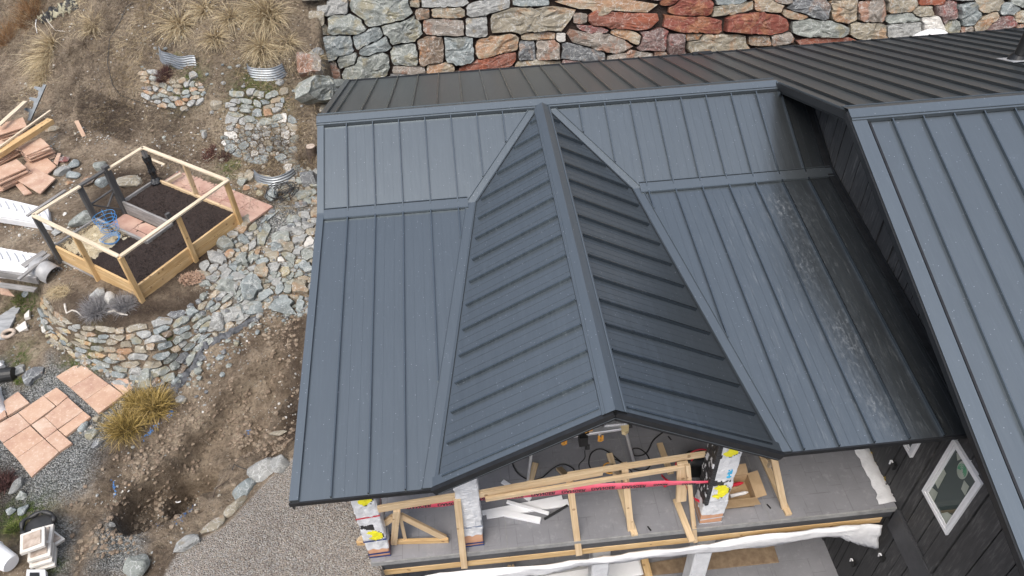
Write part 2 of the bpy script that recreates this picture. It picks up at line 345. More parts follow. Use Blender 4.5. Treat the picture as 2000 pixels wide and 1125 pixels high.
def fitrbf(P_):
    xy = P_[:, :2]; n = len(xy); d = np.linalg.norm(xy[:, None]-xy[None], axis=2); K = np.where(d > 0, d**2*np.log(d+1e-9), 0)+np.eye(n)*.06
    A = np.zeros((n+3, n+3)); A[:n, :n] = K; A[:n, n] = 1; A[:n, n+1:] = xy; A[n, :n] = 1; A[n+1:, :n] = xy.T
    return xy, np.linalg.solve(A, np.concatenate([P_[:, 2], [0, 0, 0]]))
RL, RT = fitrbf(LOW), fitrbf(TOPC)
def evr(rb, x, y):
    xy, c = rb; out = c[-3]+c[-2]*x+c[-1]*y
    for (a, b), k in zip(xy, c[:-3]):
        d2 = (x-a)**2+(y-b)**2+1e-12; out = out+k*d2*.5*np.log(d2)
    return out
def sst(t): t = np.clip(t, 0, 1); return t*t*(3-2*t)
_px = [(0,130),(60,165),(90,185),(150,245),(300,300),(430,345),(560,350),(625,352)]
FOOT = np.array([onz(a, b, -3.0)[:2] for a, b in _px])
BASE = np.array([onz(a, b, z)[:2] for a, b, z in [(-700,300,-3.6),(-150,520,-3.6),(30,560,-3.6),(70,598,-3.7),(86,648,-3.84),(150,692,-3.84),(228,738,-3.84),(300,752,-3.82),(345,742,-3.8),(378,695,-3.65),(440,655,-3.55),(505,615,-3.45),(560,612,-3.4),(620,610,-3.4),(760,600,-3.4),(1300,560,-3.4)]])
def sdist(x, y, poly):       # signed distance to an open polyline, + on its left
    best = np.full(np.shape(x), 1e9); sg = np.ones(np.shape(x))
    for (ax, ay), (bx, by) in zip(poly[:-1], poly[1:]):
        dx, dy = bx-ax, by-ay; t = np.clip(((x-ax)*dx+(y-ay)*dy)/(dx*dx+dy*dy), 0, 1)
        ex, ey = x-(ax+t*dx), y-(ay+t*dy); d = np.hypot(ex, ey); cr = dx*(y-ay)-dy*(x-ax)
        m = d < best; best = np.where(m, d, best); sg = np.where(m, np.sign(cr), sg)
    return best*sg
PITC = onz(335, 975, -4.15)[:2]; PITR = onz(450, 840, -4.0)[:2]
def _fbm(x, y, s, seed, oct=4):
    out = 0; a = 1; r = np.random.default_rng(seed)
    for o in range(oct):
        for k in range(4):
            th = r.uniform(0, 2*math.pi); ph = r.uniform(0, 6.28); f = s*2**o*r.uniform(.7, 1.3); ph2 = r.uniform(0, 6.28)
            out = out+a*np.sin((x*math.cos(th)+y*math.sin(th))*f+ph+1.3*np.sin((y*math.cos(th)-x*math.sin(th))*f*.7+ph2))/4
        a *= .55
    return out
WY0, WK = 5.75, 0.36
def wally(z): return WY0+WK*(z+3)
def ground(x, y):
    x = np.asarray(x, float); y = np.asarray(y, float)
    L = np.clip(evr(RL, np.clip(x, -11, 3), np.clip(y, -9, 4)), -4.35, -3.4)
    T = np.clip(evr(RT, np.clip(x, -11, 2), np.clip(y, -2, 5)), -3.5, -2.9)
    # bank
    yf = np.interp(x, FOOT[:, 0], FOOT[:, 1]); t = y-yf
    sp = np.where(t > 3, t, np.log1p(np.exp(np.clip(t, -20, 3)/.22))*.22)
    bank = sp*(.60-.09*sst((x+2.4)/1.2))+_fbm(x, y, .8, 3)*.16*sst(t/2)
    far = 6+20*sst((x+4)/26)  # unseen far hillside, raised to the east to darken what the gable reflects
    T = T+np.minimum(bank, far)+np.clip(y-20, 0, 60)*.10+sst((x-24)/28)*5+sst(t/.4)*(_fbm(x, y, 4.5, 13, 4)*.045+_fbm(x, y, 11, 14, 3)*.02)  # includes an added eastern rise, out of view, for the same reflections
    s = sdist(x, y, BASE)
    m = sst((s+.02)/.42)
    z = L*(1-m)+T*m
    # excavation
    lowm = 1-m
    def bowl(cx, cy, rx, ry, ang, dep, sharp):
        c, s_ = math.cos(ang), math.sin(ang); u = ((x-cx)*c+(y-cy)*s_)/rx; v = (-(x-cx)*s_+(y-cy)*c)/ry
        r_ = np.sqrt(u*u+v*v)+_fbm(x, y, 3, 9)*.10; return -dep*sst((1-r_)*sharp)
    z = z+lowm*(bowl(PITC[0], PITC[1], .90, .60, .75, .55, 6.0)+bowl(PITR[0], PITR[1], 1.55, .62, .9, .42, 5))
    dirt = lowm*sst((padd(x, y)-.08)/.25)*(1-patiom(x, y))
    z = z+dirt*(_fbm(x, y, 2.6, 5, 5)*.12+np.abs(_fbm(x, y, 5, 6, 4))*.10+_fbm(x, y, 17, 16, 3)*.022)+m*_fbm(x, y, 5, 8, 4)*.012
    # north side yard between the house and the rock wall
    q = sst((x+.98-.22*sst((y-4)/1.0))/.16); zz = np.where(y < 6.55, -3.25+.95*(1-sst((x+1.1)/1.4)), np.minimum(.15+.5*(y-6.7), 14))
    yw = sst((y-2.6)/.8); z = np.where(yw*q > 0, z*(1-q*yw)+zz*(q*yw), z)
    # under the house and the lower patio
    h = sst((x-.62)/.05)*sst((2.9-y)/.05); z = z*(1-h)-6.35*h
    return z
_curb = [onz(a, b, -3.58)[:2] for a, b in [(250,1300),(305,1135),(345,1060),(430,1020),(500,935),(560,890),(620,850),(800,700)]]
CURB = np.array(_curb)
def padd(x, y): return sdist(x, y, CURB)     # + on the dirt side, - on the pebble pad
_pat = [onz(a, b, -3.85)[:2] for a, b in [(-200,500),(0,640),(100,720),(180,690),(260,740),(240,800),(200,830),(190,890),(140,960),(60,1010),(-200,1125)]]
PAT = np.array(_pat)
def inpoly(x, y, poly):
    x = np.asarray(x, float); inside = np.zeros(x.shape, bool); n = len(poly)
    for i in range(n):
        x1, y1 = poly[i]; x2, y2 = poly[(i+1) % n]
        c = ((y1 > y) != (y2 > y)) & (x < (x2-x1)*(y-y1)/(y2-y1+1e-12)+x1); inside ^= c
    return inside
def polysoft(x, y, poly, soft=.15):
    cl = np.vstack([poly, poly[:1]]); d = np.abs(sdist(x, y, cl)); ins = inpoly(x, y, poly)
    return sst(.5+np.where(ins, d, -d)/soft*.5)
def patiom(x, y): return polysoft(x, y, PAT, .35)
def at(px, py):
    """where the sight line through this photo pixel meets the modelled terrain"""
    q = ray(px, py); t0 = 5.0; s = np.linspace(6, 45, 400); P_ = CAM[None]+q[None]*s[:, None]
    dz = P_[:, 2]-ground(P_[:, 0], P_[:, 1]); i = int(np.argmax(dz < 0)) if (dz < 0).any() else len(s)-1
    i = max(i, 1); a, b = s[i-1], s[i]
    for _ in range(14):
        m_ = (a+b)/2; p = CAM+q*m_
        if p[2]-ground(p[0], p[1]) < 0: b = m_
        else: a = m_
    return CAM+q*b
def gz(x, y): return float(ground(x, y))
def gnormal(p):
    e = .08; x, y = p[0], p[1]; return Vector((-(gz(x+e, y)-gz(x-e, y))/(2*e), -(gz(x, y+e)-gz(x, y-e))/(2*e), 1)).normalized()
def axis(segs):
    out = []
    for a, b, st in segs: out += list(np.arange(a, b, st))
    return np.array(out+[segs[-1][1]])
def ground_x(x, y): return ground(x, y)
_gx = np.arange(-14, 4.01, .04); _gy = np.arange(-9, 16.01, .04)
_GX, _GY = np.meshgrid(_gx, _gy); _GZ = ground(_GX.ravel(), _GY.ravel()).reshape(_GX.shape)
def gfast(x, y):
    x = np.asarray(x, float); y = np.asarray(y, float); fx = np.clip((x+14)/.04, 0, len(_gx)-1.001); fy = np.clip((y+9)/.04, 0, len(_gy)-1.001)
    i = fx.astype(int); j = fy.astype(int); a = fx-i; b = fy-j
    return (_GZ[j, i]*(1-a)*(1-b)+_GZ[j, i+1]*a*(1-b)+_GZ[j+1, i]*(1-a)*b+_GZ[j+1, i+1]*a*b)
def build_ground():
    xs = axis([(-90,-30,8),(-30,-14,1.0),(-14,-9.5,.16),(-9.5,.72,.042),(.72,3,.3),(3,20,1.0),(20,90,8)])
    ys = axis([(-60,-20,5),(-20,-8,.8),(-8,-7,.1),(-7,4.5,.042),(4.5,9,.07),(9,14,.2),(14,30,1.2),(30,90,8)])
    X, Y = np.meshgrid(xs, ys); Z = ground(X.ravel(), Y.ravel()).reshape(X.shape)
    fine = ((X > -9.6) & (X < .7) & (Y > -7) & (Y < 8)); h = rng.normal(0, 1, X.shape)
    s = sdist(X.ravel(), Y.ravel(), BASE).reshape(X.shape); pd = padd(X.ravel(), Y.ravel()).reshape(X.shape)
    pat = patiom(X.ravel(), Y.ravel()).reshape(X.shape)
    amp = np.where((s < 0) & (pd > .1) & (pat < .5), .010, .004)*fine; Z = Z+h*amp
    nv = X.size; co = np.stack([X, Y, Z], 2).reshape(-1, 3); ny, nx = X.shape
    i = np.arange(nv).reshape(ny, nx); f = np.stack([i[:-1, :-1], i[:-1, 1:], i[1:, 1:], i[1:, :-1]], 2).reshape(-1, 4)
    me = bpy.data.meshes.new('ground'); me.vertices.add(nv); me.vertices.foreach_set('co', co.ravel())
    me.loops.add(f.size); me.loops.foreach_set('vertex_index', f.ravel().astype(np.int32)); me.polygons.add(len(f))
    me.polygons.foreach_set('loop_start', np.arange(0, f.size, 4, dtype=np.int32)); me.update(calc_edges=True)
    me.polygons.foreach_set('use_smooth', [True]*len(f))
    x, y = co[:, 0], co[:, 1]; n1 = _fbm(x, y, 2.5, 21)*.18; s = s.ravel(); pd = pd.ravel()
    hill = sst((y-np.interp(x, FOOT[:, 0], FOOT[:, 1])+.1+n1)/.5)*(s > 0)
    pad = sst((-pd+n1*.15)/.06)*(s < 0)
    grav = np.zeros(nv)
    for poly, z in GRAVEL: grav = np.maximum(grav, polysoft(x+n1*.5, y+_fbm(x, y, 3, 33)*.08, np.array([onz(a, b, z)[:2] for a, b in poly]), .22))
    grav *= (1-pad)
    dark_ = np.zeros(nv)
    for poly, z in HUMUS: dark_ = np.maximum(dark_, polysoft(x+n1*.4, y, np.array([onz(a, b, z)[:2] for a, b in poly]), .3))
    moss = np.zeros(nv)
    for (a, b, z, r_) in MOSS:
        c = onz(a, b, z); moss = np.maximum(moss, np.exp(-((x-c[0])**2+(y-c[1])**2)/(r_*r_))*(1.0+2*n1))
    mc = me.color_attributes.new('region', 'FLOAT_COLOR', 'POINT')
    mc.data.foreach_set('color', np.stack([hill, pad, grav, np.ones(nv)], 1).ravel())
    mc = me.color_attributes.new('cover', 'FLOAT_COLOR', 'POINT')
    mc.data.foreach_set('color', np.stack([dark_, np.clip(moss, 0, 1), np.zeros(nv), np.ones(nv)], 1).ravel())
    o = bpy.data.objects.new('ground', me); COL.objects.link(o); tag(o, kind='structure')
    m, nt, b = newmat('soil'); vec = coords(nt)
    a1 = nt.nodes.new('ShaderNodeVertexColor'); a1.layer_name = 'region'; a2 = nt.nodes.new('ShaderNodeVertexColor'); a2.layer_name = 'cover'
    s1 = nt.nodes.new('ShaderNodeSeparateColor'); nt.links.new(a1.outputs[0], s1.inputs[0]); s2 = nt.nodes.new('ShaderNodeSeparateColor'); nt.links.new(a2.outputs[0], s2.inputs[0])
    f1 = noise(nt, vec, 1.6, 10, .72); f2 = noise(nt, vec, 16, 8, .75); f3 = noise(nt, vec, 60, 4, .7)
    soil = ramp(nt, f1, [(.34, (.12, .088, .062)), (.46, (.235, .182, .130)), (.56, (.34, .27, .195)), (.68, (.46, .38, .28))])
    soil = mix(nt, ramp(nt, f2, [(.4, g3(.55)), (.52, g3(0))]), soil, (.07, .052, .04))
    soil = mix(nt, ramp(nt, f2, [(.56, g3(0)), (.7, g3(.5))]), soil, (.36, .31, .25))
    vo = voronoi(nt, vec, 30); pb = math2(nt, 'MULTIPLY', math2(nt, 'LESS_THAN', vo.outputs['Distance'], .22), math2(nt, 'GREATER_THAN', noise(nt, vec, 5, 3), .56))
    sc = sepc(nt, vo.outputs['Color']); soil = mix(nt, pb, soil, ramp(nt, sc[0], [(0, (.30, .26, .21)), (.5, (.45, .40, .33)), (1, (.55, .52, .47))]))
    hil = ramp(nt, f1, [(.32, (.11, .084, .060)), (.5, (.23, .182, .13)), (.66, (.39, .32, .23))])
    hil = mix(nt, ramp(nt, f2, [(.42, g3(.6)), (.52, g3(0))]), hil, (.05, .036, .028)); hil = mix(nt, ramp(nt, f2, [(.56, g3(0)), (.68, g3(.75))]), hil, (.32, .27, .20))
    vh = voronoi(nt, vec, 24); hb = math2(nt, 'MULTIPLY', math2(nt, 'LESS_THAN', vh.outputs['Distance'], .16), math2(nt, 'GREATER_THAN', noise(nt, vec, 6, 3), .5)); hil = mix(nt, hb, hil, (.48, .44, .38))
    c = mix(nt, s1.outputs[0], soil, hil)
    vg = voronoi(nt, vec, 42); gc = sepc(nt, vg.outputs['Color'])
    gr = ramp(nt, gc[0], [(0, (.17, .175, .165)), (.35, (.34, .355, .345)), (.7, (.50, .51, .50)), (1, (.64, .63, .59))])
    gr = mix(nt, ramp(nt, vg.outputs['Distance'], [(.35, g3(0)), (.7, g3(.7))]), gr, (.05, .047, .042))
    c = mix(nt, math2(nt, 'MULTIPLY', s1.outputs[2], .95), c, gr)
    vp = voronoi(nt, vec, 55); pc = sepc(nt, vp.outputs['Color'])
    pr = ramp(nt, pc[0], [(0, (.15, .115, .095)), (.25, (.30, .27, .24)), (.5, (.42, .35, .28)), (.75, (.34, .34, .33)), (1, (.62, .58, .52))])
    pr = mix(nt, ramp(nt, vp.outputs['Distance'], [(.4, g3(0)), (.75, g3(.7))]), pr, (.10, .085, .07)); pr = mix(nt, .22, pr, ramp(nt, noise(nt, vec, .8, 3), [(.4, (.22, .2, .18)), (.6, (.42, .38, .33))]))
    sp = ramp(nt, noise(nt, vec, 1.7, 4, .8), [(.70, g3(0)), (.76, g3(.6))]); pr = mix(nt, sp, pr, (.65, .22, .12))
    c = mix(nt, s1.outputs[1], c, pr)
    dk = ramp(nt, noise(nt, vec, 22, 8, .8), [(.35, (.02, .014, .010)), (.6, (.075, .052, .038)), (.75, (.16, .12, .09))]); c = mix(nt, math2(nt, 'MULTIPLY', s2.outputs[0], .85), c, dk)
    ms = ramp(nt, f2, [(.4, (.035, .06, .012)), (.6, (.10, .14, .03))]); mf = math2(nt, 'MULTIPLY', s2.outputs[1], ramp(nt, noise(nt, vec, 9, 6, .7), [(.42, g3(.1)), (.56, g3(1))])); c = mix(nt, mf, c, ms)
    nt.links.new(c, b.inputs['Base Color']); b.inputs['Roughness'].default_value = .95; b.inputs['Specular IOR Level'].default_value = .2
    hh = math2(nt, 'ADD', math2(nt, 'MULTIPLY', f2, 1.0), math2(nt, 'MULTIPLY', f3, .35))
    hh = math2(nt, 'ADD', hh, math2(nt, 'MULTIPLY', math2(nt, 'MULTIPLY', vg.outputs['Distance'], s1.outputs[2]), -.8))
    hh = math2(nt, 'MULTIPLY', hh, math2(nt, 'SUBTRACT', 1.0, math2(nt, 'MULTIPLY', s1.outputs[1], .75)))
    hh = math2(nt, 'ADD', hh, math2(nt, 'MULTIPLY', math2(nt, 'MULTIPLY', vp.outputs['Distance'], s1.outputs[1]), -.35))
    bump(nt, b, hh, 1.0, .09); me.materials.append(m)
def sepc(nt, c):
    s = nt.nodes.new('ShaderNodeSeparateColor'); nt.links.new(c, s.inputs[0]); return s.outputs
GRAVEL = [([(40,760),(100,705),(120,720),(260,750),(330,770),(215,860),(185,905),(170,950),(80,1000),(40,1010),(-100,1125),(-300,1125),(-300,900),(0,700)], -3.84),
          ([(205,1010),(265,1010),(290,1060),(270,1125),(190,1125)], -3.8), ([(95,1000),(135,1010),(140,1125),(100,1125)], -3.82),
          ([(520,400),(600,405),(600,440),(520,470),(470,470)], -3.05), ([(480,540),(520,560),(480,600),(450,580)], -3.2)]
HUMUS = [([(110,500),(290,580),(420,520),(460,440),(300,330),(200,330)], -3.02), ([(120,560),(290,590),(400,560),(390,600),(300,620),(200,650),(130,610)], -3.05),
         ([(185,895),(240,860),(330,800),(340,770),(300,800),(250,880)], -3.85), ([(590,640),(600,700),(560,700),(560,640)], -3.6), ([(240,960),(320,1010),(310,1040),(230,1010)], -3.95),
         ([(-60,900),(30,900),(60,1060),(-60,1080)], -3.82), ([(520,880),(600,860),(600,720),(570,700),(540,800)], -3.7)]
MOSS = [(40,585,-3.6,.35),(40,700,-3.85,.3),(180,715,-3.85,.3),(40,1010,-3.8,.4),(500,165,-1.7,.55),(350,125,-1.4,.4),(345,700,-3.8,.15),(440,330,-2.8,.3),(150,715,-3.85,.3),(105,1105,-3.8,.15),(60,740,-3.85,.15),(450,380,-2.95,.2)]
build_ground()
ground = gfast
# ------------------------------------------------------------------ house
H = thing('house', (XG, -1.5, -6.3), 'charcoal house with standing seam metal roofs, a cross gable and black board walls', 'house')
def clipy(poly, x):     # y range of a polygon on a line x = const
    ys = []
    n = len(poly)
    for i in range(n):
        (x1, y1), (x2, y2) = poly[i], poly[(i+1) % n]
        if (x1-x)*(x2-x) <= 0 and abs(x1-x2) > 1e-9: ys.append(y1+(y2-y1)*(x-x1)/(x2-x1))
    ys.sort(); return [(a, b) for a, b in zip(ys[::2], ys[1::2]) if b-a > .04]
def panel(name, poly, zf, mat, seams, along='y', minor=2, label=None, gap0=.0, gap1=.0, th=.03, gv=0.0):
    """sheet over a plan polygon, with raised seams and fine pencil ribs"""
    b = MB(); n = len(poly)
    b.add([(x, y, zf(x, y)) for x, y in poly]+[(x, y, zf(x, y)-th) for x, y in poly],
          [tuple(range(n)), tuple(range(n, 2*n))[::-1]]+[(i, n+i, n+(i+1) % n, (i+1) % n) for i in range(n)])
    pl = poly if along == 'y' else [(y, x) for x, y in poly]
    for s in seams:
        for (a, c) in clipy(pl, s):
            cut = gv if (along == 'y' and a > min(p[1] for p in poly)+.02) else 0; a += max(gap0, cut); c -= gap1
            if c-a < .05: continue
            pa, pc = ((s, a), (s, c)) if along == 'y' else ((a, s), (c, s))
            b.bar((pa[0], pa[1], zf(*pa)+.023), (pc[0], pc[1], zf(*pc)+.023), .017 if along == 'y' else .020, .046, mi=1)
            for k in range(minor):
                m = s+SEAM*(k+1)/(minor+1)
                for (a2, c2) in clipy(pl, m):
                    if c2-a2 < .2: continue
                    pa, pc = ((m, a2+.03), (m, c2-.03)) if along == 'y' else ((a2+.03, m), (c2-.03, m))
                    b.bar((pa[0], pa[1], zf(*pa)+.001), (pc[0], pc[1], zf(*pc)+.001), .009, .005)
    o = b.build(name, [mat, rib_m], H, own=False)
    if label: o['label'] = label
    return o
def strip(name, pts, zoff, w, mat, side, t=.02, label=None):
    """flashing: flat band from pts[0] to pts[1].. with given side vector"""
    b = MB()
    for p, q in zip(pts[:-1], pts[1:]):
        sv = V(side); up = V((0, 0, zoff)); b.add([V(p)+up, V(q)+up, V(q)+sv*w+up, V(p)+sv*w+up, V(p)+up-Vector((0, 0, t)), V(q)+up-Vector((0, 0, t)), V(q)+sv*w+up-Vector((0, 0, t)), V(p)+sv*w+up-Vector((0, 0, t))],
              [(0, 1, 2, 3), (7, 6, 5, 4), (0, 4, 5, 1), (1, 5, 6, 2), (2, 6, 7, 3), (3, 7, 4, 0)])
    o = b.build(name, mat, H, own=False)
    return o
seams = [X1+i*SEAM for i in range(40)]
wb = WG*ZB/ZE
vl0, vl1, vr0, vr1 = XG-wb, XG-WG, XG+wb, XG+WG
zS = lambda x, y: zsouth(x, y)
panel('roof_panel', [(0, YB), (XG-wb, YB), (XG, 0), (0, 0)], zS, roof, seams, gap0=.02, gap1=.12, gv=.18)
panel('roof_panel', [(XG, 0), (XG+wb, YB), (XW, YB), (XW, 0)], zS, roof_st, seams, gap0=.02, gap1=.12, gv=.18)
panel('roof_panel', [(0, YE), (vl1, YE), (vl0, YB), (0, YB)], zS, roof, seams, gap0=.0, gap1=.1, gv=.76)
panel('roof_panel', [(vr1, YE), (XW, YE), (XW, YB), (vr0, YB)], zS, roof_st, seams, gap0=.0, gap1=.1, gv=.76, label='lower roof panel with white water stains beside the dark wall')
zN = lambda x, y: -TB*y
panel('roof_panel', [(0, 0), (XO, 0), (XO, -DR), (17, -DR), (17, YN), (0, YN)], zN, roof, [X1-SEAM/2+i*SEAM for i in range(42)], gap0=.14, gap1=.0, minor=0)
gs = [-.85+.40-.405*i for i in range(20)]
panel('roof_panel', [(XG, YE), (XG, 0), (vl0, YB), (vl1, YE)], lambda x, y: GS*(x-XG), roof, gs[:15], along='x', gap0=.10, gap1=.14)
panel('roof_panel', [(XG, YE), (vr1, YE), (vr0, YB), (XG, 0)], lambda x, y: -GS*(x-XG), roof, [g-.02 for g in gs[:15]], along='x', gap0=.14, gap1=.10, minor=3)
zR = lambda x, y: zright(y)
panel('roof_panel', [(XO+.235, -9.6), (17, -9.6), (17, -DR), (XO+.235, -DR)], zR, roof, [8.34-SEAM+.42*i for i in range(22)], gap0=0, gap1=.16, minor=0)
# valley flashings
for (x0, x1_) in ((vl0, vl1), (vr0, vr1)):
    sgn = -1 if x0 < XG else 1
    b = MB()
    for (ax, ay, bx, by) in ((XG+sgn*.06, -.1, x0, YB), (x0, YB, x1_, YE)):
        w1 = .125
        b.add([(ax, ay, zsouth(ax, ay)+.014), (bx, by, zsouth(bx, by)+.014), (bx+sgn*w1, by, zsouth(bx, by)+.016), (ax+sgn*w1, ay, zsouth(ax, ay)+.016)], [(0, 1, 2, 3)])
        b.bar((ax+sgn*w1, ay, zsouth(ax, ay)+.012), (bx+sgn*w1, by, zsouth(bx, by)+.012), .010, .035)
        b.add([(ax, ay, zsouth(ax, ay)+.014), (bx, by, zsouth(bx, by)+.014), (bx-sgn*w1*.35, by, -GS*abs(bx-sgn*w1*.35-XG)+.012), (ax-sgn*w1*.2, ay, -GS*abs(ax-sgn*w1*.2-XG)+.012)], [(0, 1, 2, 3)])
    b.build('valley_flashing', roof, H, own=False)
# pitch break flashings
for (a, c) in ((0, vl0-.1), (vr0+.1, XW)):
    b = MB(); y0, y1_ = YB-.10, YB+.07
    b.bar((a, YB-.015, ZB+.024), (c, YB-.015, ZB+.024), .17, .03, up=(0, -.25, 1)); b.bar((a, YB-.105, ZB-.002+.012), (c, YB-.105, ZB-.002+.012), .02, .03)
    b.bar((a, YB+.08, ZB+.06), (c, YB+.08, ZB+.06), .012, .02)
    b.build('pitch_flashing', trim, H, own=False)
# ridge caps
def ridge(p, q, dn1, dn2, wd, name='ridge_cap', mat=None):
    """folded cap: dn = drop direction vectors of both wings"""
    b = MB(); p = V(p)+Vector((0, 0, .06)); q = V(q)+Vector((0, 0, .06))
    for dn in (dn1, dn2):
        d = V(dn).normalized()*wd; t = Vector((0, 0, -.018)); lip = Vector((0, 0, -.05))
        fs = [(0, 1, 3, 2), (2, 3, 5, 4), (4, 5, 7, 6)]
        b.add([p, q, p+d, q+d, p+d+lip, q+d+lip, p+d*.9+lip, q+d*.9+lip], fs)
        e = d.normalized()*.012; b.bar(p+d*.82+Vector((0, 0, .006)), q+d*.82+Vector((0, 0, .006)), .012, .008)
    return b.build(name, mat or trim, H, own=False)
ridge((-.02, 0, 0), (XO+.0, 0, 0), (0, -1, -MU), (0, 1, -TB), .17)
ridge((XO-.0, -DR, ZR2), (17, -DR, ZR2), (0, -1, -MR), (0, 1, -TB), .19)
ridge((XG, YE-.03, 0), (XG, -.12, 0), (-1, 0, -GS), (1, 0, -GS), .15)
# rake trims and fascias
def rake(pts, x, inward, name='rake_trim', h=.12, wtop=.10):
    b = MB()
    for (y0, z0), (y1_, z1) in zip(pts[:-1], pts[1:]):
        b.bar((x+inward*wtop/2, y0, z0+.025), (x+inward*wtop/2, y1_, z1+.025), wtop, .03)
    b.build(name, trim, H, own=False); b = MB()
    for (y0, z0), (y1_, z1) in zip(pts[:-1], pts[1:]):
        b.bar((x+inward*.015, y0, z0-h/2), (x+inward*.015, y1_, z1-h/2), .02, h)
    b.build('fascia', dark, H, own=False)
rake([(YE, ZE), (YB, ZB), (0, 0), (YN, -TB*YN)], -.01, 1, h=.16)
# upper right roof: wide light verge with a dark slot beside it
b = MB(); b.bar((XO+.10, -9.6, zright(-9.6)+.02), (XO+.10, -DR, ZR2+.02), .20, .05); b.build('rake_trim', trim, H, own=False)
b = MB(); b.bar((XO-.012, -9.6, zright(-9.6)-.02), (XO-.012, -DR, ZR2-.02), .022, .09); b.bar((XO-.012, -DR, ZR2-.035), (XO-.012, -.02, -.03), .022, .10)
b.bar((XO+.02, -9.6, zright(-9.6)-.085), (XO+.02, -DR, ZR2-.085), .03, .05); b.bar((XO+.02, -DR, ZR2-.10), (XO+.02, -.25, -.02), .03, .05); b.build('fascia', dark, H, own=False)
b = MB(); b.bar((XO+.05, -DR+.1, ZR2-.01), (XO+.05, .05, .01-.01), .10, .05); b.bar((XO-.005, -.02, .0), (XO-.005, -.24, -.09), .02, .14); b.build('rake_trim', trim, H, own=False)
b = MB(); b.bar((XO+.245, -9.6, zright(-9.6)+.008), (XO+.245, -DR-.15, zright(-DR-.15)+.008), .030, .012); b.build('verge_slot', dark, H, own=False)
# soffit under the right roof overhang
b = MB()
b.add([(XO, -9.6, zright(-9.6)-.11), (XW, -9.6, zright(-9.6)-.11), (XW, -DR, ZR2-.11), (XO, -DR, ZR2-.11), (XO, 0, -.11), (XW, 0, -.11)], [(0, 1, 2, 3), (3, 2, 5, 4)]); b.build('soffit', dark, H, own=False)
# eave fascia of the south roofs with the gable front
b = MB(); yf = YE-.012
b.bar((-.02, yf, ZE-.028), (vl1+.02, yf, ZE-.028), .02, .06); b.bar((vr1-.02, yf, ZE-.028), (XW-.10, yf, ZE-.028), .02, .06)
for s in (-1, 1):
    b.bar((XG+s*WG, yf-.02, ZE-.015), (XG, yf-.02, -.015), .05, .09, up=(0, 0, 1)); b.bar((XG+s*WG, yf+.02, ZE-.09), (XG, yf+.02, -.09), .05, .09)
b.build('fascia', dark, H, own=False)
b = MB()
for s in (-1, 1): b.bar((XG+s*(WG-.05), yf-.048, ZE-.045+.01), (XG, yf-.048, -.055+.01), .005, .008)
b.build('drip_edge', trim, H, own=False)
b = MB()
for s in (-1, 1): b.bar((XG+s*WG, YE+.06, ZE+.02), (XG, YE+.06, .02), .12, .02)
b.build('drip_edge', trim, H, own=False)
b = MB(); b.bar((0, YN+.02, -TB*YN-.05), (17, YN+.02, -TB*YN-.05), .05, .12); b.bar((7.1, YN-.05, -TB*YN+.03), (7.5, YN-.05, -TB*YN+.03), .12, .05); b.build('fascia', dark, H, own=False)
b = MB(); b.box((.05, YE+.03, ZE-.13), (vl1-.01, -2.4, ZE-.09)); b.box((vr1+.01, YE+.03, ZE-.13), (XW-.02, -2.4, ZE-.09))
for s in (-1, 1): b.add([(XG+s*WG, YE+.05, ZE-.13), (XG, YE+.05, -.13), (XG, -2.4, -.13), (XG+s*WG, -2.4, ZE-.13), (XG+s*WG, YE+.05, ZE-.10), (XG, YE+.05, -.10), (XG, -2.4, -.10), (XG+s*WG, -2.4, ZE-.10)], [(0, 1, 2, 3), (4, 5, 6, 7)])
b.add([(vl1, -2.55, -1.3), (vr1, -2.55, -1.3), (XG, -2.55, -.13)], [(0, 1, 2)]); b.build('soffit', dark, H, own=False)
# north eave soffit
b = MB(); b.box((.05, 2.9, -1.5), (17, YN, -1.42)); b.build('soffit', dark, H, own=False)
# wall flashing beside the stained roof
b = MB(); pts = [(0, 0), (YB, ZB), (YE, ZE)]
pts[0] = (-.35, -.35*MU)
for (y0, z0), (y1_, z1) in zip(pts[:-1], pts[1:]): b.bar((XW-.06, y0, z0+.024), (XW-.06, y1_, z1+.024), .10, .02); b.bar((XW-.02, y0, z0+.05), (XW-.02, y1_, z1+.05), .01, .07)
b.build('wall_flashing', dark, H, own=False)
# walls
def wall_boards(name, x, y0, y1_, zlo, zhi, mat, face=-1, gap=.018, rs=3):
    rr = random.Random(rs); b = MB(); y = y1_
    b.box((x+.02, y0, -6.3), (x+.12, y1_, -3.6)) if False else None
    while y > y0:
        wd = rr.choice([.14, .19, .24, .3, .36]); ya = max(y-wd, y0); off = rr.choice([0, 0, .006, .016])
        za0, za1 = zlo(ya+gap/2), zlo(y-gap/2); zb0, zb1 = zhi(ya+gap/2), zhi(y-gap/2); a, c = ya+gap/2, y-gap/2
        xf = x-off; xb = x+.04
        b.add([(xf, a, za0), (xf, c, za1), (xf, c, zb1), (xf, a, zb0), (xb, a, za0), (xb, c, za1), (xb, c, zb1), (xb, a, zb0)],
              [(0, 1, 2, 3)[::-1], (4, 5, 6, 7), (0, 4, 5, 1), (3, 2, 6, 7), (0, 3, 7, 4), (1, 5, 6, 2)]); y = ya
    return b.build(name, mat, H, own=False)
top = lambda y: (zright(y) if y < -DR else -TB*y)-.10
wall_boards('siding', XW, -9.2, -6.3, lambda y: -3.48, top, siding)
wall_boards('siding', XW, -6.3, -.45, lambda y: zsouth(0, max(y, YE))-.02, top, siding, rs=5)
wall_boards('siding', XW, -6.3, -2.6, lambda y: ZD+.02, lambda y: zsouth(0, max(y, YE))-.10, siding, rs=7)
wall_boards('siding', XW, -9.2, -2.6, lambda y: -6.2, lambda y: -3.86, siding, rs=9)
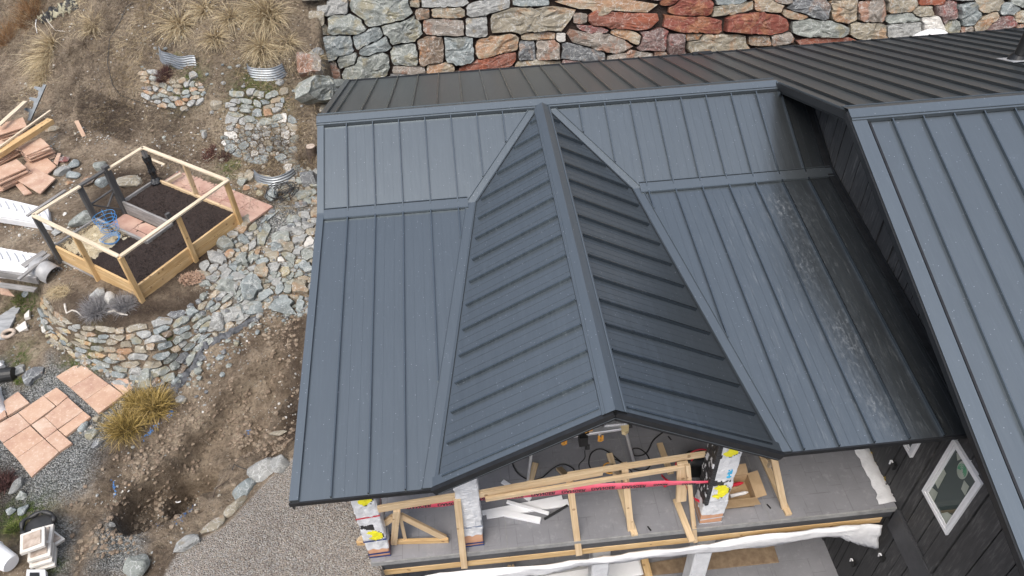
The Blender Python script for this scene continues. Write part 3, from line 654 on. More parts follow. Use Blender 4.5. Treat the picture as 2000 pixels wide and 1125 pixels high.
b = MB(); b.box((XW+.05, -9.2, -6.3), (16.9, 3.0, -1.6)); b.add([(XW+.05, -9.2, -1.6), (XW+.05, 0, -1.6), (XW+.05, 0, -.13), (XW+.05, -DR, ZR2-.13), (XW+.05, -9.2, zright(-9.2)-.13)], [(0, 1, 2, 3, 4)]); b.build('wall', dark, H, own=False)
b = MB(); b.box((XW-.035, -9.2, -3.90), (XW+.03, -5.77, -3.47)); b.build('belly_band', membrane, H, own=False)
b = MB(); b.box((.66, -2.6, -6.3), (XW, -2.5, -1.0)); b.box((.6, -2.6, -6.3), (.66, 2.9, -1.25)); b.box((.6, 2.9, -6.3), (XW+.1, 3.0, -1.35)); b.build('wall', dark, H, own=False)
# window on the siding
def window(c4, name='window', frame=True):
    (yt, yb_), (zt, zb_) = c4; b = MB(); fw = .046
    W_ = thing  # noqa
    x0 = XW-.045
    fr = MB(); fr.box((x0, yb_, zb_), (x0+.06, yt, zb_+fw)); fr.box((x0, yb_, zt-fw), (x0+.06, yt, zt)); fr.box((x0, yb_, zb_+fw), (x0+.06, yb_+fw, zt-fw)); fr.box((x0, yt-fw, zb_+fw), (x0+.06, yt, zt-fw))
    i = fw+.012; fr.box((x0+.012, yb_+i, zb_+i), (x0+.05, yt-i, zb_+i+.03)); fr.box((x0+.012, yb_+i, zt-i-.03), (x0+.05, yt-i, zt-i)); fr.box((x0+.012, yb_+i, zb_+i+.03), (x0+.05, yb_+i+.03, zt-i-.03)); fr.box((x0+.012, yt-i-.03, zb_+i+.03), (x0+.05, yt-i, zt-i-.03))
    o = fr.build('window', white, H)
    gl = MB(); gl.box((x0+.028, yb_+i, zb_+i), (x0+.034, yt-i, zt-i)); gl.build('pane', glassm, o)
    return o
p1, p2, p3, p4 = onx(1861, 859, XW-.045), onx(1798.6, 957.7, XW-.045), onx(1847, 1044, XW-.045), onx(1918, 944.8, XW-.045)
yt = (p1[1]+p2[1])/2; yb_ = (p3[1]+p4[1])/2; zt = (p1[2]+p4[2])/2; zb_ = (p2[2]+p3[2])/2
wo = window(((yt, yb_), (zt, zb_)))
# sticker, interior blinds seen through the pane
xg_ = XW-.02
def wquad(pxs, X): return [V(onx(a, b_, X)) for a, b_ in pxs]
b = MB(); c = onx(1880, 918, xg_); rr_ = .095
b.add([(xg_, c[1]+rr_*math.cos(t)*.95, c[2]+rr_*1.5*math.sin(t)) for t in np.linspace(0, 2*math.pi, 22)[:-1]], [tuple(range(21))]); b.build('sticker_backing', blind, wo, own=False)
b = MB()
for k in range(3):
    r1 = .07-.021*k; zc = c[2]+.05
    b.tube([(xg_-.003, c[1]+r1*math.cos(t), zc-.06+r1*1.3*math.sin(t)) for t in np.linspace(-.6, 3.4, 14)], .006, 4)
b.build('sticker', sticker, wo, own=False)
for quad in ([(1822, 935), (1838, 905), (1848, 925), (1832, 955)], [(1818, 950), (1832, 962), (1822, 985), (1812, 965)], [(1883, 938), (1893, 950), (1885, 968), (1877, 955)], [(1868, 885), (1877, 880), (1880, 895), (1870, 900)], [(1838,1003),(1850,1000),(1862,1008),(1849,1026)]):
    b = MB(); q = wquad(quad, xg_-.001); b.add(q, [(0, 1, 2, 3)]); b.build('blind', blind, wo, own=False)
# second window nearly hidden under the eave
q1 = onx(1777, 894, XW-.045); q2 = onx(1750, 862, XW-.045)
window(((q2[1]+.05, q1[1]), (q1[2]+1.2, q1[2])))
# small vent hoods and outlets
for k, (a, c) in enumerate([(1743, 905), (1665, 1096), (1721, 1086)]):
    p = onx(a, c, XW-.03); b = MB(); b.box((p[0]-.02, p[1]-.07, p[2]-.06), (p[0]+.03, p[1]-.01, p[2]+.05)); b.build('outlet_cover', boot, H)
    b = MB(); b.bar((p[0]-.02, p[1]+.02, p[2]-.04), (p[0]-.03, p[1]+.02, p[2]+.05), .012, .02, up=(1, 0, 0)); b.bar((p[0]-.02, p[1]+.02, p[2]+.05), (p[0]-.02, p[1]-.02, p[2]+.05), .012, .02, up=(1, 0, 0)); b.build('vent_hood', white, H)
# deck
XD0 = .50; yD = -5.735; XD1 = XW-.015
def stamped():
    m, nt, b = newmat('stamped_concrete'); vec = coords(nt)
    f = noise(nt, vec, 1.1, 6, .6); f2 = noise(nt, vec, 10, 7, .7)
    c = ramp(nt, f, [(.35, (.18, .18, .19)), (.65, (.235, .235, .248))]); c = mix(nt, ramp(nt, f2, [(.55, g3(0)), (.8, g3(.4))]), c, (.42, .42, .42))
    hs_ = []
    for sc, off, rot in ((1.0, (0, 0, 0), 0.0), (1.6, (.37, .21, 0), math.pi/2)):
        br = nt.nodes.new('ShaderNodeTexBrick'); br.inputs['Scale'].default_value = sc; br.inputs['Mortar Size'].default_value = .008; br.inputs['Brick Width'].default_value = .62; br.inputs['Row Height'].default_value = .36; br.offset = .37
        br.inputs['Color1'].default_value = (1, 1, 1, 1); br.inputs['Color2'].default_value = (1, 1, 1, 1); br.inputs['Mortar'].default_value = (0, 0, 0, 1)
        mp = nt.nodes.new('ShaderNodeMapping'); mp.inputs['Location'].default_value = off; mp.inputs['Rotation'].default_value = (0, 0, rot); nt.links.new(vec, mp.inputs[0]); nt.links.new(mp.outputs[0], br.inputs['Vector']); hs_.append(br.outputs['Color'])
    msk = ramp(nt, noise(nt, vec, 1.9, 3), [(.45, g3(0)), (.52, g3(1))]); lines = mix(nt, msk, hs_[0], hs_[1])
    keep = ramp(nt, noise(nt, vec, 3.1, 4), [(.42, g3(0)), (.55, g3(1))]); c = mix(nt, math2(nt, 'MULTIPLY', math2(nt, 'SUBTRACT', 1.0, lines), math2(nt, 'MULTIPLY', keep, .34)), c, (.08, .08, .083))
    nt.links.new(c, b.inputs['Base Color']); b.inputs['Roughness'].default_value = .62; bump(nt, b, math2(nt, 'ADD', f2, lines), .35, .008); return m
stamp = stamped()
b = MB(); b.box((XD0, yD, ZD-.085), (XD1, -2.6, ZD)); dk = b.build('deck', stamp, H, own=False)
b = MB(); b.box((XD0-.015, yD-.02, ZD-.09), (XD1, yD-.001, ZD-.004)); b.box((XD0-.018, yD, ZD-.09), (XD0-.001, -2.6, ZD-.004)); b.build('slab_edge', concrete, dk, own=False)
b = MB(); b.box((XD0+.08, yD-.01, ZD-.235), (XD1-.02, yD+.03, ZD-.091)); b.box((XD0+.14, yD+.04, ZD-.33), (XD1-.02, -2.7, ZD-.12)); b.build('membrane_strip', membrane, dk, own=False)
o = board('rim_beam', (XD0+.12, yD+.008, ZD-.305), (XD1-.14, yD+.008, ZD-.305), .05, .135, pine_y, dk)
b = MB()
for a, c in (((1454.7, 881.7), (1508, 1022)), ((970, 850), (992, 1074)), ((1200, 830), (1232, 925))):
    p, q = onz(*a, ZD+.003), onz(*c, ZD+.003); b.bar(p, q, .008, .002)
for a, c in (((1000, 872), (1330, 848)), ((1130, 905), (1215, 892))):
    p, q = onz(*a, ZD+.003), onz(*c, ZD+.003); b.bar(p, q, .007, .002)
b.build('chalk_line', concrete, dk, own=False)
b = MB(); b.box((.55, -5.5, -6.3), (.66, -2.6, ZD-.13)); b.build('wall', concrete, H, own=False)
# flue pipe on the back roof
fl = MB(); p = (11.62, .25, -TB*.25); fl.tube([(p[0], p[1], p[2]-.05), (p[0], p[1], p[2]+1.0)], .085, 20); fo = fl.build('flue_pipe', boot, H, smooth=False)
b = MB(); b.tube([(p[0], p[1], p[2]-.06), (p[0], p[1], p[2]+.05), (p[0], p[1], p[2]+.13)], [.17, .15, .10], 20); b.build('pipe_boot', dark, fo)
b = MB(); b.bar((p[0]-.23, p[1], p[2]+.03), (p[0]+.23, p[1], p[2]+.03), .42, .012, up=(0, TB, 1)); b.build('boot_flashing', alu, fo)
# lower patio
b = MB(); b.box((.66, -12, -6.35), (XW, -2.6, -6.2)); tag(b.build('lower_patio', stamp, own=False), kind='structure')
# wrapped porch columns
def column(px, py, wd, ztop, seed, label, prints, bands, hbase):
    c = onz(px, py, ZD); cx, cy = c[0], c[1]+wd/2
    t = bpy.data.objects.new('porch_column', None); COL.objects.link(t); t.location = (cx, cy, ZD); t.parent = H; t.matrix_parent_inverse = H.matrix_basis.inverted(); t['label'] = label
    z0 = ZD+hbase; n = 16; rows = 110; vs = []; fs = []; mi = []; cs = [(-1, -1), (1, -1), (1, 1), (-1, 1)]; m = 4*n
    for i in range(rows+1):
        z = z0+(ztop-z0)*i/rows
        for k in range(m):
            s_ = k//n; u = (k % n)/n; a, e = cs[s_], cs[(s_+1) % 4]; x = (a[0]+(e[0]-a[0])*u)*wd/2; y = (a[1]+(e[1]-a[1])*u)*wd/2
            q = Vector((x*8+seed, y*8, z*4)); nz = abs(mnoise.noise(q))*-.035+mnoise.noise(Vector((x*20, y*20+seed, z*34)))*.007+.008+mnoise.noise(Vector((x*30+z*40, y*30, z*22+seed)))*.006
            f = 1+nz/math.hypot(x, y); vs.append((cx+x*f*(.955 if u == 0 else 1), cy+y*f*(.955 if u == 0 else 1), z))
    for i in range(rows):
        z = z0+(ztop-z0)*(i+.5)/rows-ZD
        for k in range(m):
            fs.append((i*m+k, i*m+(k+1) % m, (i+1)*m+(k+1) % m, (i+1)*m+k)); s_ = k//n; u = (k % n+.5)/n; mt = 0; w1 = mnoise.noise(Vector((u*4, z*7, seed)))*.12
            for kind, zc, r_ in prints:
                if kind == 'disc' and s_ == 0:
                    dx, dz = (u-.52)*wd, z-zc; d = math.hypot(dx/(wd*.36), dz/r_)
                    if d < 1+w1*.4 and not (dx < -.02 and abs(dz) < -dx*.9): mt = 1
                    elif d < 1.12+w1*.4 and not (dx < 0): mt = 2 if d > 1.04 else mt
                if kind == 'tree' and s_ == 0 and .02 < u < .6 and abs(z-zc-.02) < (.035+.05*abs(math.sin(u*46+z*3)))*(1-abs(u-.3)): mt = 2
                if kind == 'side':
                    if s_ == 3 and mnoise.noise(Vector((u*5, z*9, 3)))+.25 > 0 and zc < z < zc+r_: mt = 2
                    if s_ == 0 and zc < z < zc+r_ and u < .16+.30*max(0, mnoise.noise(Vector((1, z*6, 7)))+.10*math.sin(z*40)): mt = 2
                if kind == 'script' and s_ == 0 and .2 < u < .85 and abs(z-zc) < .022+.012*math.sin(u*70) and mnoise.noise(Vector((u*40, z*50, 1))) > -.12: mt = 2
                if kind == 'chip' and s_ == 0 and .62 < u < .80 and zc < z < zc+r_: mt = 3 if mnoise.noise(Vector((u*30, z*22, 5))) > -.35 else 0
            mi.append(mt)
    b = MB(); b.v = vs; b.f = fs; b.mi = mi; b.build('wrapping', [wrap, yellow, blackp, cyanp], t, own=False)
    b = MB(); h = wd/2-.010; b.box((cx-h, cy-h, ZD), (cx+h, cy+h, z0+.05)); b.build('foam_base', copper, t, bevel=.01)
    def band_(za, zb, tl, mat, h):
        b = MB(); b.add([(cx-h, cy-h, ZD+za), (cx+h, cy-h, ZD+za+tl), (cx+h, cy+h, ZD+za+tl), (cx-h, cy+h, ZD+za), (cx-h, cy-h, ZD+zb), (cx+h, cy-h, ZD+zb+tl), (cx+h, cy+h, ZD+zb+tl), (cx-h, cy+h, ZD+zb)], [(0, 1, 5, 4), (1, 2, 6, 5), (2, 3, 7, 6), (3, 0, 4, 7)]); b.build('strap', mat, t)
    for za, zb, tl, mat, hh in bands: band_(za, zb, tl, mat, wd/2+hh)
gstrap = simple('grey_strap', (.16, .20, .28), (.22, .26, .34), .5)
column(743, 1090, .30, ZE-.11, 3, 'column wrapped in white sheet with yellow discs, blue straps and a red band', [('disc', .60, .13), ('disc', 1.50, .15), ('tree', .80, 0)], [(.02, .055, .01, bluep, -.002), (.095, .135, .02, bluep, -.002), (.45, .485, .03, bluep, .006), (1.03, 1.06, .04, redp, .006)], .24)
column(925, 1068, .30, ZE-.05, 8, 'plain white wrapped column with one grey strap', [], [(.0, .035, .015, bluep, -.002), (.07, .105, .01, bluep, -.002), (.50, .53, .02, gstrap, .006)], .30)
column(1388, 1022, .33, ZE-.02, 14, 'column in printed white wrap with yellow discs and black artwork', [('side', .50, 1.6), ('disc', .80, .15), ('disc', 1.78, .17), ('script', 1.04, 0), ('chip', 1.12, .2), ('tree', .98, 0)], [(.10, .125, .03, wrap, -.002), (.0, .02, .0, wrap, -.002)], .24)
# lower columns holding the deck
for (px, py) in ((1360, 1105), (1168, 1118)):
    c = onz(px, py, -5.0); 
    b = MB(); vs = []; wd = .26; cx, cy = ony(px, py, -5.55)[0], -5.55
    b.box((cx-wd/2, cy-wd/2, -6.2), (cx+wd/2, cy+wd/2, ZD-.2)); b.build('lower_column', wrap, H, bevel=.02)
# ------------------------------------------------------------------ stones
def metric(s, px, py):
    cx, cy, w_, h_, a = s[:5]; c, n = math.cos(R(a)), math.sin(R(a)); dx, dy = px-cx, py-cy
    u = (dx*c+dy*n)/(w_/2); v = (-dx*n+dy*c)/(h_/2); return (np.abs(u)**9+np.abs(v)**9)**(1/9)
def outlines(seeds, n=22, grow=1.22, gap=.94, wob=.12):
    out = []
    for i, s in enumerate(seeds):
        cx, cy = s[0], s[1]; rad = max(s[2], s[3]); near = [t for j, t in enumerate(seeds) if j != i and abs(t[0]-cx) < rad+max(t[2], t[3]) and abs(t[1]-cy) < rad+max(t[2], t[3])]
        th = (np.arange(n)+rng.uniform(-.25, .25, n))*2*math.pi/n; rr = np.linspace(.1, .75, 40)*rad*1.25
        PX = cx+np.cos(th)[:, None]*rr; PY = cy+np.sin(th)[:, None]*rr; own = metric(s, PX, PY); bad = own > grow
        for t in near: bad |= metric(t, PX, PY) < own
        k = np.where(bad.any(1), bad.argmax(1), len(rr)-1); ph = rng.uniform(0, 6.28, 3); r_ = rr[np.maximum(k-1, 0)]*gap*rng.uniform(.96, 1.0, n)*(1-wob*(.5+.5*np.sin(3*th+ph[0]))*(.5+.5*np.sin(5*th+ph[1])))
        out.append(list(zip(cx+np.cos(th)*r_, cy+np.sin(th)*r_)))
    return out
def stone_mesh(mb, pts, nrm, T, sink, seed, flat=.5, mi=0):
    """pts: 3D outline on the bedding plane; swelling, faceted block standing T proud of it"""
    rr = random.Random(seed); pts = [V(p) for p in pts]; c = sum(pts, Vector())/len(pts); n = len(pts); nrm = V(nrm)
    R_ = sum((p-c).length for p in pts)/n; a = nrm.orthogonal().normalized(); b = nrm.cross(a)
    planes = []
    for k in range(rr.choice([3, 4, 5])):
        th = rr.uniform(0, 6.28); planes.append((a*math.cos(th)+b*math.sin(th), rr.uniform(.15, .75), rr.uniform(.55, 1.05)))
    rings = [(1.0, -sink/T if T else 0), (1.0, .62), (.985, .84), (.94, .95), (.78, 1.0), (.5, 1.0), (.22, 1.0)]
    vs = []
    for r_, h in rings:
        for p in pts:
            q = c+(p-c)*r_; hh = h
            if h > 0:
                for d, sl, o in planes: hh = min(hh, o-sl*((q-c).dot(d)/max(R_, 1e-4))*(1-flat)+.10)
                hh += mnoise.noise(q*5.5+Vector((seed, 0, 0)))*.22+mnoise.noise(Vector((q.x*9, q.y*9, q.z*22))+Vector((seed, 0, 0)))*.16
                hh = max(hh, .12)
            jit = mnoise.noise_vector(q*9+Vector((0, seed, 0)))*R_*.05
            vs.append(q+nrm*(hh*T)+jit*(1 if h > 0 else 0))
    m = len(rings); fs = [(i*n+k, i*n+(k+1) % n, (i+1)*n+(k+1) % n, (i+1)*n+k) for i in range(m-1) for k in range(n)]
    fs.append(tuple((m-1)*n+k for k in range(n)))
    mb.add(vs, fs, mi)
def pick(wts):
    ks = list(wts); return rng.choice(ks, p=np.array([wts[k] for k in ks])/sum(wts.values()))
def onplane(px, py, p0, nrm):
    q = ray(px, py); n = np.array(nrm); return CAM+q*(np.dot(np.array(p0)-CAM, n)/np.dot(q, n))
def lay(parent, seeds, surf=None, T=.5, sink=.05, flat=.5, partname='stone', maxparts=96, n=22, gap=.94, seed0=0, lift=0.0, wob=.14):
    """every seed becomes one stone; the largest are parts, the leftovers one part"""
    outs = outlines(seeds, n, gap=gap, wob=wob); order = sorted(range(len(seeds)), key=lambda i: -seeds[i][2]*seeds[i][3]); rest = MB(); mats = []
    for rank, i in enumerate(order):
        s = seeds[i]; px, py = s[0], s[1]
        if surf: p0, nr = surf(px, py)
        else:
            p0 = at(px, py); nr = gnormal(p0)
            if nr.z < .45: nr = (nr+Vector((0, 0, .2))).normalized()
        sc = mpp(p0); pts = [V(onplane(a, b, p0, nr))+V(nr)*lift for a, b in outs[i]]; t = min(s[2], s[3])*sc*T
        if rank < maxparts:
            mb = MB(); stone_mesh(mb, pts, nr, t, sink, i+seed0, flat); mb.build(partname, ST[s[5]], parent)
        else:
            if s[5] not in mats: mats.append(s[5])
            stone_mesh(rest, pts, nr, t, sink, i+seed0, flat, mats.index(s[5]))
    if rest.v:
        o = rest.build(partname+'_infill', [ST[k] for k in mats], parent); o['kind'] = 'stuff'
# --- boulder retaining wall
A5 = [(410,60,330,150,-5,'G'),(220,130,190,110,5,'G'),(160,40,100,80,0,'A'),(715,10,250,60,0,'A'),(500,160,210,140,-18,'G'),(740,65,190,60,0,'T'),(600,75,80,60,0,'C'),(715,145,230,90,5,'P'),(940,40,250,80,-12,'A'),
(1170,10,190,50,0,'B'),(1171,105,455,150,-3,'T'),(885,140,120,110,0,'A'),(160,250,190,125,-8,'B'),(315,200,180,90,-20,'B'),(365,245,190,80,-25,'B'),(210,315,110,80,-8,'G'),(100,375,140,100,0,'P'),(315,355,245,145,-30,'G'),(90,475,190,120,15,'G'),
(510,285,140,120,0,'G'),(650,265,140,150,-5,'C'),(795,265,158,158,0,'B'),(995,240,240,120,-14,'O'),(1210,187,185,42,-3,'O'),(1150,265,100,110,0,'K'),(1255,262,130,105,-5,'P'),(530,368,180,48,3,'P'),(700,362,150,75,-4,'O'),(950,335,330,85,-18,'R'),
(1200,340,240,50,0,'T'),(1445,280,240,105,14,'K'),(1520,215,390,110,14,'P'),(1328,195,55,50,0,'W'),(1540,20,520,66,3,'O'),(1640,108,380,100,6,'R'),(1428,95,80,55,0,'P'),(1480,155,180,42,5,'M'),(1680,185,185,70,20,'O'),(1815,215,190,135,0,'M'),
(1700,295,290,60,-3,'P'),(1390,330,110,34,0,'M'),(490,400,100,26,0,'K'),(855,-45,230,70,5,'G'),(60,-50,190,90,0,'T'),(1250,-50,330,80,0,'G'),(1620,-45,260,66,0,'A'),(480,-60,260,80,-6,'B'),(1850,-30,150,60,0,'M'),(50,95,70,70,0,'T'),(30,560,110,60,0,'T'),(610,395,100,20,0,'P'),(560,20,60,40,0,'T')]
A6 = [(20,-5,90,60,0,'D'),(150,42,240,84,0,'D'),(150,130,300,92,2,'D'),(335,8,170,36,0,'B'),(345,48,250,58,-8,'T'),(480,125,372,120,3,'D'),(535,28,150,70,5,'O'),(610,5,110,30,0,'P'),(765,42,210,105,18,'K'),(935,62,150,135,-15,'O'),
(680,85,150,46,12,'O'),(1075,62,165,112,0,'P'),(800,145,300,102,8,'G'),(1058,165,195,98,4,'T'),(45,230,110,120,0,'M'),(262,220,330,95,0,'T'),(490,210,120,52,0,'C'),(610,200,112,60,-10,'P'),(850,215,330,36,-2,'R'),(1235,30,170,72,0,'T'),
(1240,95,190,52,-8,'G'),(1340,60,130,60,-8,'T'),(1250,155,200,84,0,'A'),(1388,130,112,92,-5,'W'),(1400,8,150,44,0,'R'),(1470,58,115,105,-25,'M'),(1580,80,110,112,-10,'B'),(1690,28,140,66,0,'T'),(1685,108,150,60,-28,'O'),(1500,140,90,74,0,'G'),
(1798,50,105,66,0,'B'),(1755,122,150,70,-22,'M'),(1855,15,90,44,0,'G'),(1852,88,64,60,0,'T'),(1572,158,66,44,0,'P'),(150,195,96,44,0,'C'),(-30,290,90,60,0,'P'),(400,-40,200,60,0,'G'),(690,-35,220,54,0,'M'),(980,-30,260,50,0,'T'),(1250,-30,200,50,0,'B'),
(1530,-25,160,50,0,'A'),(1750,-30,160,46,0,'O'),(150,-45,230,50,0,'R'),(1950,20,110,70,0,'K'),(1960,95,120,70,0,'T'),(2080,40,130,90,0,'G'),(1900,150,120,50,0,'P'),(2070,130,150,70,0,'M')]
sc5 = 2.679; WS = [(600+a/sc5, b/sc5, c/sc5, d/sc5, e, f) for a, b, c, d, e, f in A5]+[(1300+a/sc5, b/sc5, c/sc5, d/sc5, e, f) for a, b, c, d, e, f in A6]
WN = np.array([0, -1, WK]); WN = WN/np.linalg.norm(WN)
def wsurf(px, py): p = onplane(px, py, (0, wally(-3), -3), WN); return p, V(WN)
WALL = thing('retaining_wall', (6, 6.0, -3.25), 'tall dry stacked retaining wall of large grey, tan and rust red boulders behind the back roof', 'retaining wall')
lay(WALL, WS, wsurf, T=.36, sink=.25, flat=.12, partname='boulder', maxparts=98, n=34, gap=.99, wob=.07)
lay(WALL, [(607, 133, 40, 36, 0, 'P'), (630, 178, 74, 44, 15, 'G'), (640, 215, 30, 14, 10, 'T'), (648, 97, 50, 30, -8, 'B'), (622, 104, 22, 14, 0, 'A'), (636, 20, 30, 20, 0, 'A'), (634, 60, 22, 18, 10, 'T')], None, T=.75, sink=.2, flat=.2, partname='boulder', maxparts=10, n=24, gap=.97, seed0=700)
b = MB(); b.add([(-.95, wally(-3.4)+.12, -3.4), (17, wally(-3.4)+.12, -3.4), (17, wally(.1)+.12, .1), (-.5, wally(.1)+.12, .1), (-.5, wally(.1)+.9, .1), (17, wally(.1)+.9, .1)], [(0, 1, 2, 3), (3, 2, 5, 4)]); b.build('earth_backing', mulch, WALL, own=False)
# hidden lower courses and the courses above the photograph, so that the wall is whole from beside the house too
ex = []
for z in (-3.05, -2.7, -.62, -.28):
    x = -.6
    while x < 16.5:
        L = rng.uniform(.45, 1.0); ex.append((x+L/2, z, L, .36)); x += L+.02
hb = MB(); km = ['G', 'T', 'P', 'B', 'M', 'R']
for i, (x, z, L, h_) in enumerate(ex):
    th = np.arange(18)*2*math.pi/18; rx = np.abs(np.cos(th))**.5*np.sign(np.cos(th))*L/2; rz = np.abs(np.sin(th))**.5*np.sign(np.sin(th))*h_/2
    stone_mesh(hb, [(x+a, wally(z+c)+.10, z+c) for a, c in zip(rx, rz)], WN, .13, .1, 500+i, .35, i % 6)
o = hb.build('boulder_infill', [ST[k] for k in km], WALL); o['kind'] = 'stuff'
# --- generated beds of stones
def rows_between(top, base, nr, lo, hi, wts, jit=.28, arc=None):
    """stones in courses between two pixel polylines"""
    top = np.array(top, float); base = np.array(base, float); out = []
    def par(pl, s):
        d = np.concatenate([[0], np.cumsum(np.hypot(*np.diff(pl, axis=0).T))]); s = s*d[-1]; return np.array([np.interp(s, d, pl[:, 0]), np.interp(s, d, pl[:, 1])]), d[-1]
    for r_ in range(nr):
        t = (r_+.5)/nr; s = rng.uniform(0, .02)
        while s < 1:
            a, La = par(top, s); b_, Lb = par(base, s); Ln = La*(1-t)+Lb*t; ln = rng.uniform(lo, hi); p = a*(1-t)+b_*t; s2 = min(s+ln/Ln, 1.2)
            a2, _ = par(top, min(s2, 1)); b2, _ = par(base, min(s2, 1)); p2 = a2*(1-t)+b2*t; th = np.hypot(*(a-b_))/nr; mid = (p+p2)/2; dv = p2-p
            if np.hypot(*dv) > 4:
                wt = wts(mid[0], mid[1]) if callable(wts) else wts
                out.append((mid[0]+rng.normal(0, jit*th), mid[1]+rng.normal(0, jit*th), np.hypot(*dv)*rng.uniform(.92, 1.1), max(th, 5)*rng.uniform(.85, 1.2), math.degrees(math.atan2(dv[1], dv[0]))+rng.normal(0, 6), pick(wt)))
            s = s2
    return out
def scatter_poly(poly, n, lo, hi, asp, ang, wts, fill=.75, seeds=None):
    poly = np.array(poly, float); out = list(seeds or []); n0 = len(out); x0, y0 = poly.min(0); x1, y1 = poly.max(0); tries = 0
    szs = sorted(rng.uniform(0, 1, n)**1.6*(hi-lo)+lo, reverse=True)
    for sz in szs:
        for _ in range(60):
            x, y = rng.uniform(x0, x1), rng.uniform(y0, y1)
            if not inpoly(np.array([x]), np.array([y]), poly)[0]: continue
            if all(math.hypot(x-t[0], (y-t[1])*1.25) > fill*.5*(sz+.5*(t[2]+t[3])) for t in out):
                out.append((x, y, sz*rng.uniform(1, asp), sz/rng.uniform(1, asp)*1.05, ang+rng.normal(0, 28), pick(wts))); break
    return out[n0:] if seeds else out
gw_top = [(78,572),(100,606),(140,632),(185,640),(235,638),(300,628),(360,610),(410,584),(440,556),(470,520)]
gw_base = [(74,620),(92,662),(150,702),(228,742),(290,752),(342,742),(385,690),(430,655),(470,632),(505,600)]
def gwc(x, y):
    if x < 190: return dict(Y=3.5, O=1.2, T=3, B=1.5, A=2)
    if x < 330: return dict(Y=1.0, O=1.3, G=2.4, B=2.4, T=2, K=.8, A=1.6)
    return dict(G=3, O=1.2, A=2.6, K=1, B=1.8, T=1.5, C=.5)
s_gw = rows_between(gw_top, gw_base, 8, 17, 50, gwc)
GW = thing('drystone_wall', at(230, 740), 'curved drystone garden wall of flat orange and grey stones below the raised bed', 'stone wall')
lay(GW, s_gw, T=.6, sink=.10, flat=.3, partname='stone', maxparts=98, n=16, gap=.95, seed0=1000)
b2a = [(420,500),(450,470),(480,440),(512,448),(520,470),(500,500),(470,520),(500,520),(540,480),(575,430),(622,415),(618,520),(610,598),(560,606),(520,588),(480,560),(440,560),(400,560),(395,530)]
big = [(445,480,38,26,-15,'B'),(432,508,42,34,-15,'A'),(474,512,30,30,-10,'G'),(446,501,36,20,-25,'O'),(478,488,30,16,-25,'O'),(503,494,10,26,25,'T'),(490,505,14,28,20,'G'),(494,560,46,44,-25,'B'),(512,534,50,30,10,'T'),(556,592,54,38,8,'B'),(588,566,40,34,0,'T'),
 (566,504,40,20,28,'G'),(580,494,30,18,5,'A'),(547,508,20,13,0,'W'),(535,503,34,22,20,'T'),(600,443,36,20,-5,'A'),(585,455,26,24,-30,'A'),(608,455,26,16,0,'T'),(606,475,26,22,0,'W'),(566,487,34,22,15,'T'),(600,500,34,22,0,'G'),(594,545,34,10,5,'O'),(540,552,20,18,0,'A'),(547,566,30,20,-35,'B'),
 (520,575,40,18,-20,'B'),(453,615,44,26,-10,'A'),(424,628,24,34,15,'A'),(495,604,34,22,0,'B'),(415,470,34,18,-30,'G'),(425,455,24,16,-20,'A')]
wr = dict(G=3, A=3.5, T=2, B=2.2, K=.7, O=.35, Y=.2)
s_rk = big+scatter_poly(b2a, 90, 9, 30, 1.9, -10, wr, .72, big)
RK = thing('rock_bed', at(540, 560), 'broad bed of grey flagstones and rubble between the raised bed and the roof edge', 'rock bed')
lay(RK, s_rk, T=.45, sink=.06, flat=.4, maxparts=98, n=18, gap=.96, seed0=2000, lift=.0)
# edge stones on top of the garden wall, left side of the lower bed
t1 = rows_between([(272,140),(300,138),(345,160),(372,150),(395,165)], [(278,190),(305,205),(340,218),(375,212),(402,185)], 6, 14, 26, dict(O=2.2, G=2, A=2, T=2, B=.8, K=.6))
TW = thing('drystone_wall', at(338, 212), 'small horseshoe of rust and grey stones on the slope beside the purple shrub', 'stone wall'); lay(TW, t1, T=.55, sink=.10, flat=.5, n=14, seed0=3000, gap=.95)
t2 = rows_between([(448,182),(480,178),(520,184),(560,178)], [(446,228),(480,236),(520,240),(556,232)], 5, 16, 30, dict(T=2, G=2, O=1, A=1.4, B=.6))
TW2 = thing('drystone_wall', at(505, 238), 'low grey and tan stone wall on the slope above the cobbled fan', 'stone wall'); lay(TW2, t2, T=.55, sink=.10, flat=.5, n=14, seed0=3100, gap=.95)
t3 = scatter_poly([(446,232),(500,238),(560,230),(576,236),(574,300),(585,340),(560,325),(530,300),(500,318),(470,305),(436,282),(448,258)], 95, 8, 24, 1.3, 0, dict(B=3, A=2.5, W=1, T=1.2, G=1.5), .70)
TW3 = thing('cobble_patch', at(510, 280), 'fan of flat blue grey and cream cobbles set into the slope', 'stone paving'); lay(TW3, t3, T=.14, sink=.06, flat=.9, n=14, seed0=3200, gap=.97)
t4 = scatter_poly([(455,345),(500,352),(530,365),(560,395),(600,400),(618,410),(618,330),(600,330),(585,345),(570,330),(560,368),(500,340)], 34, 8, 18, 1.3, 0, dict(T=2, A=2, G=2, Y=1), .8)
TW4 = thing('rock_edging', at(560, 375), 'rounded cobbles edging the path beside the black wire coil', 'stone edging'); lay(TW4, t4, T=.5, sink=.05, flat=.4, n=14, seed0=3300, gap=.95)
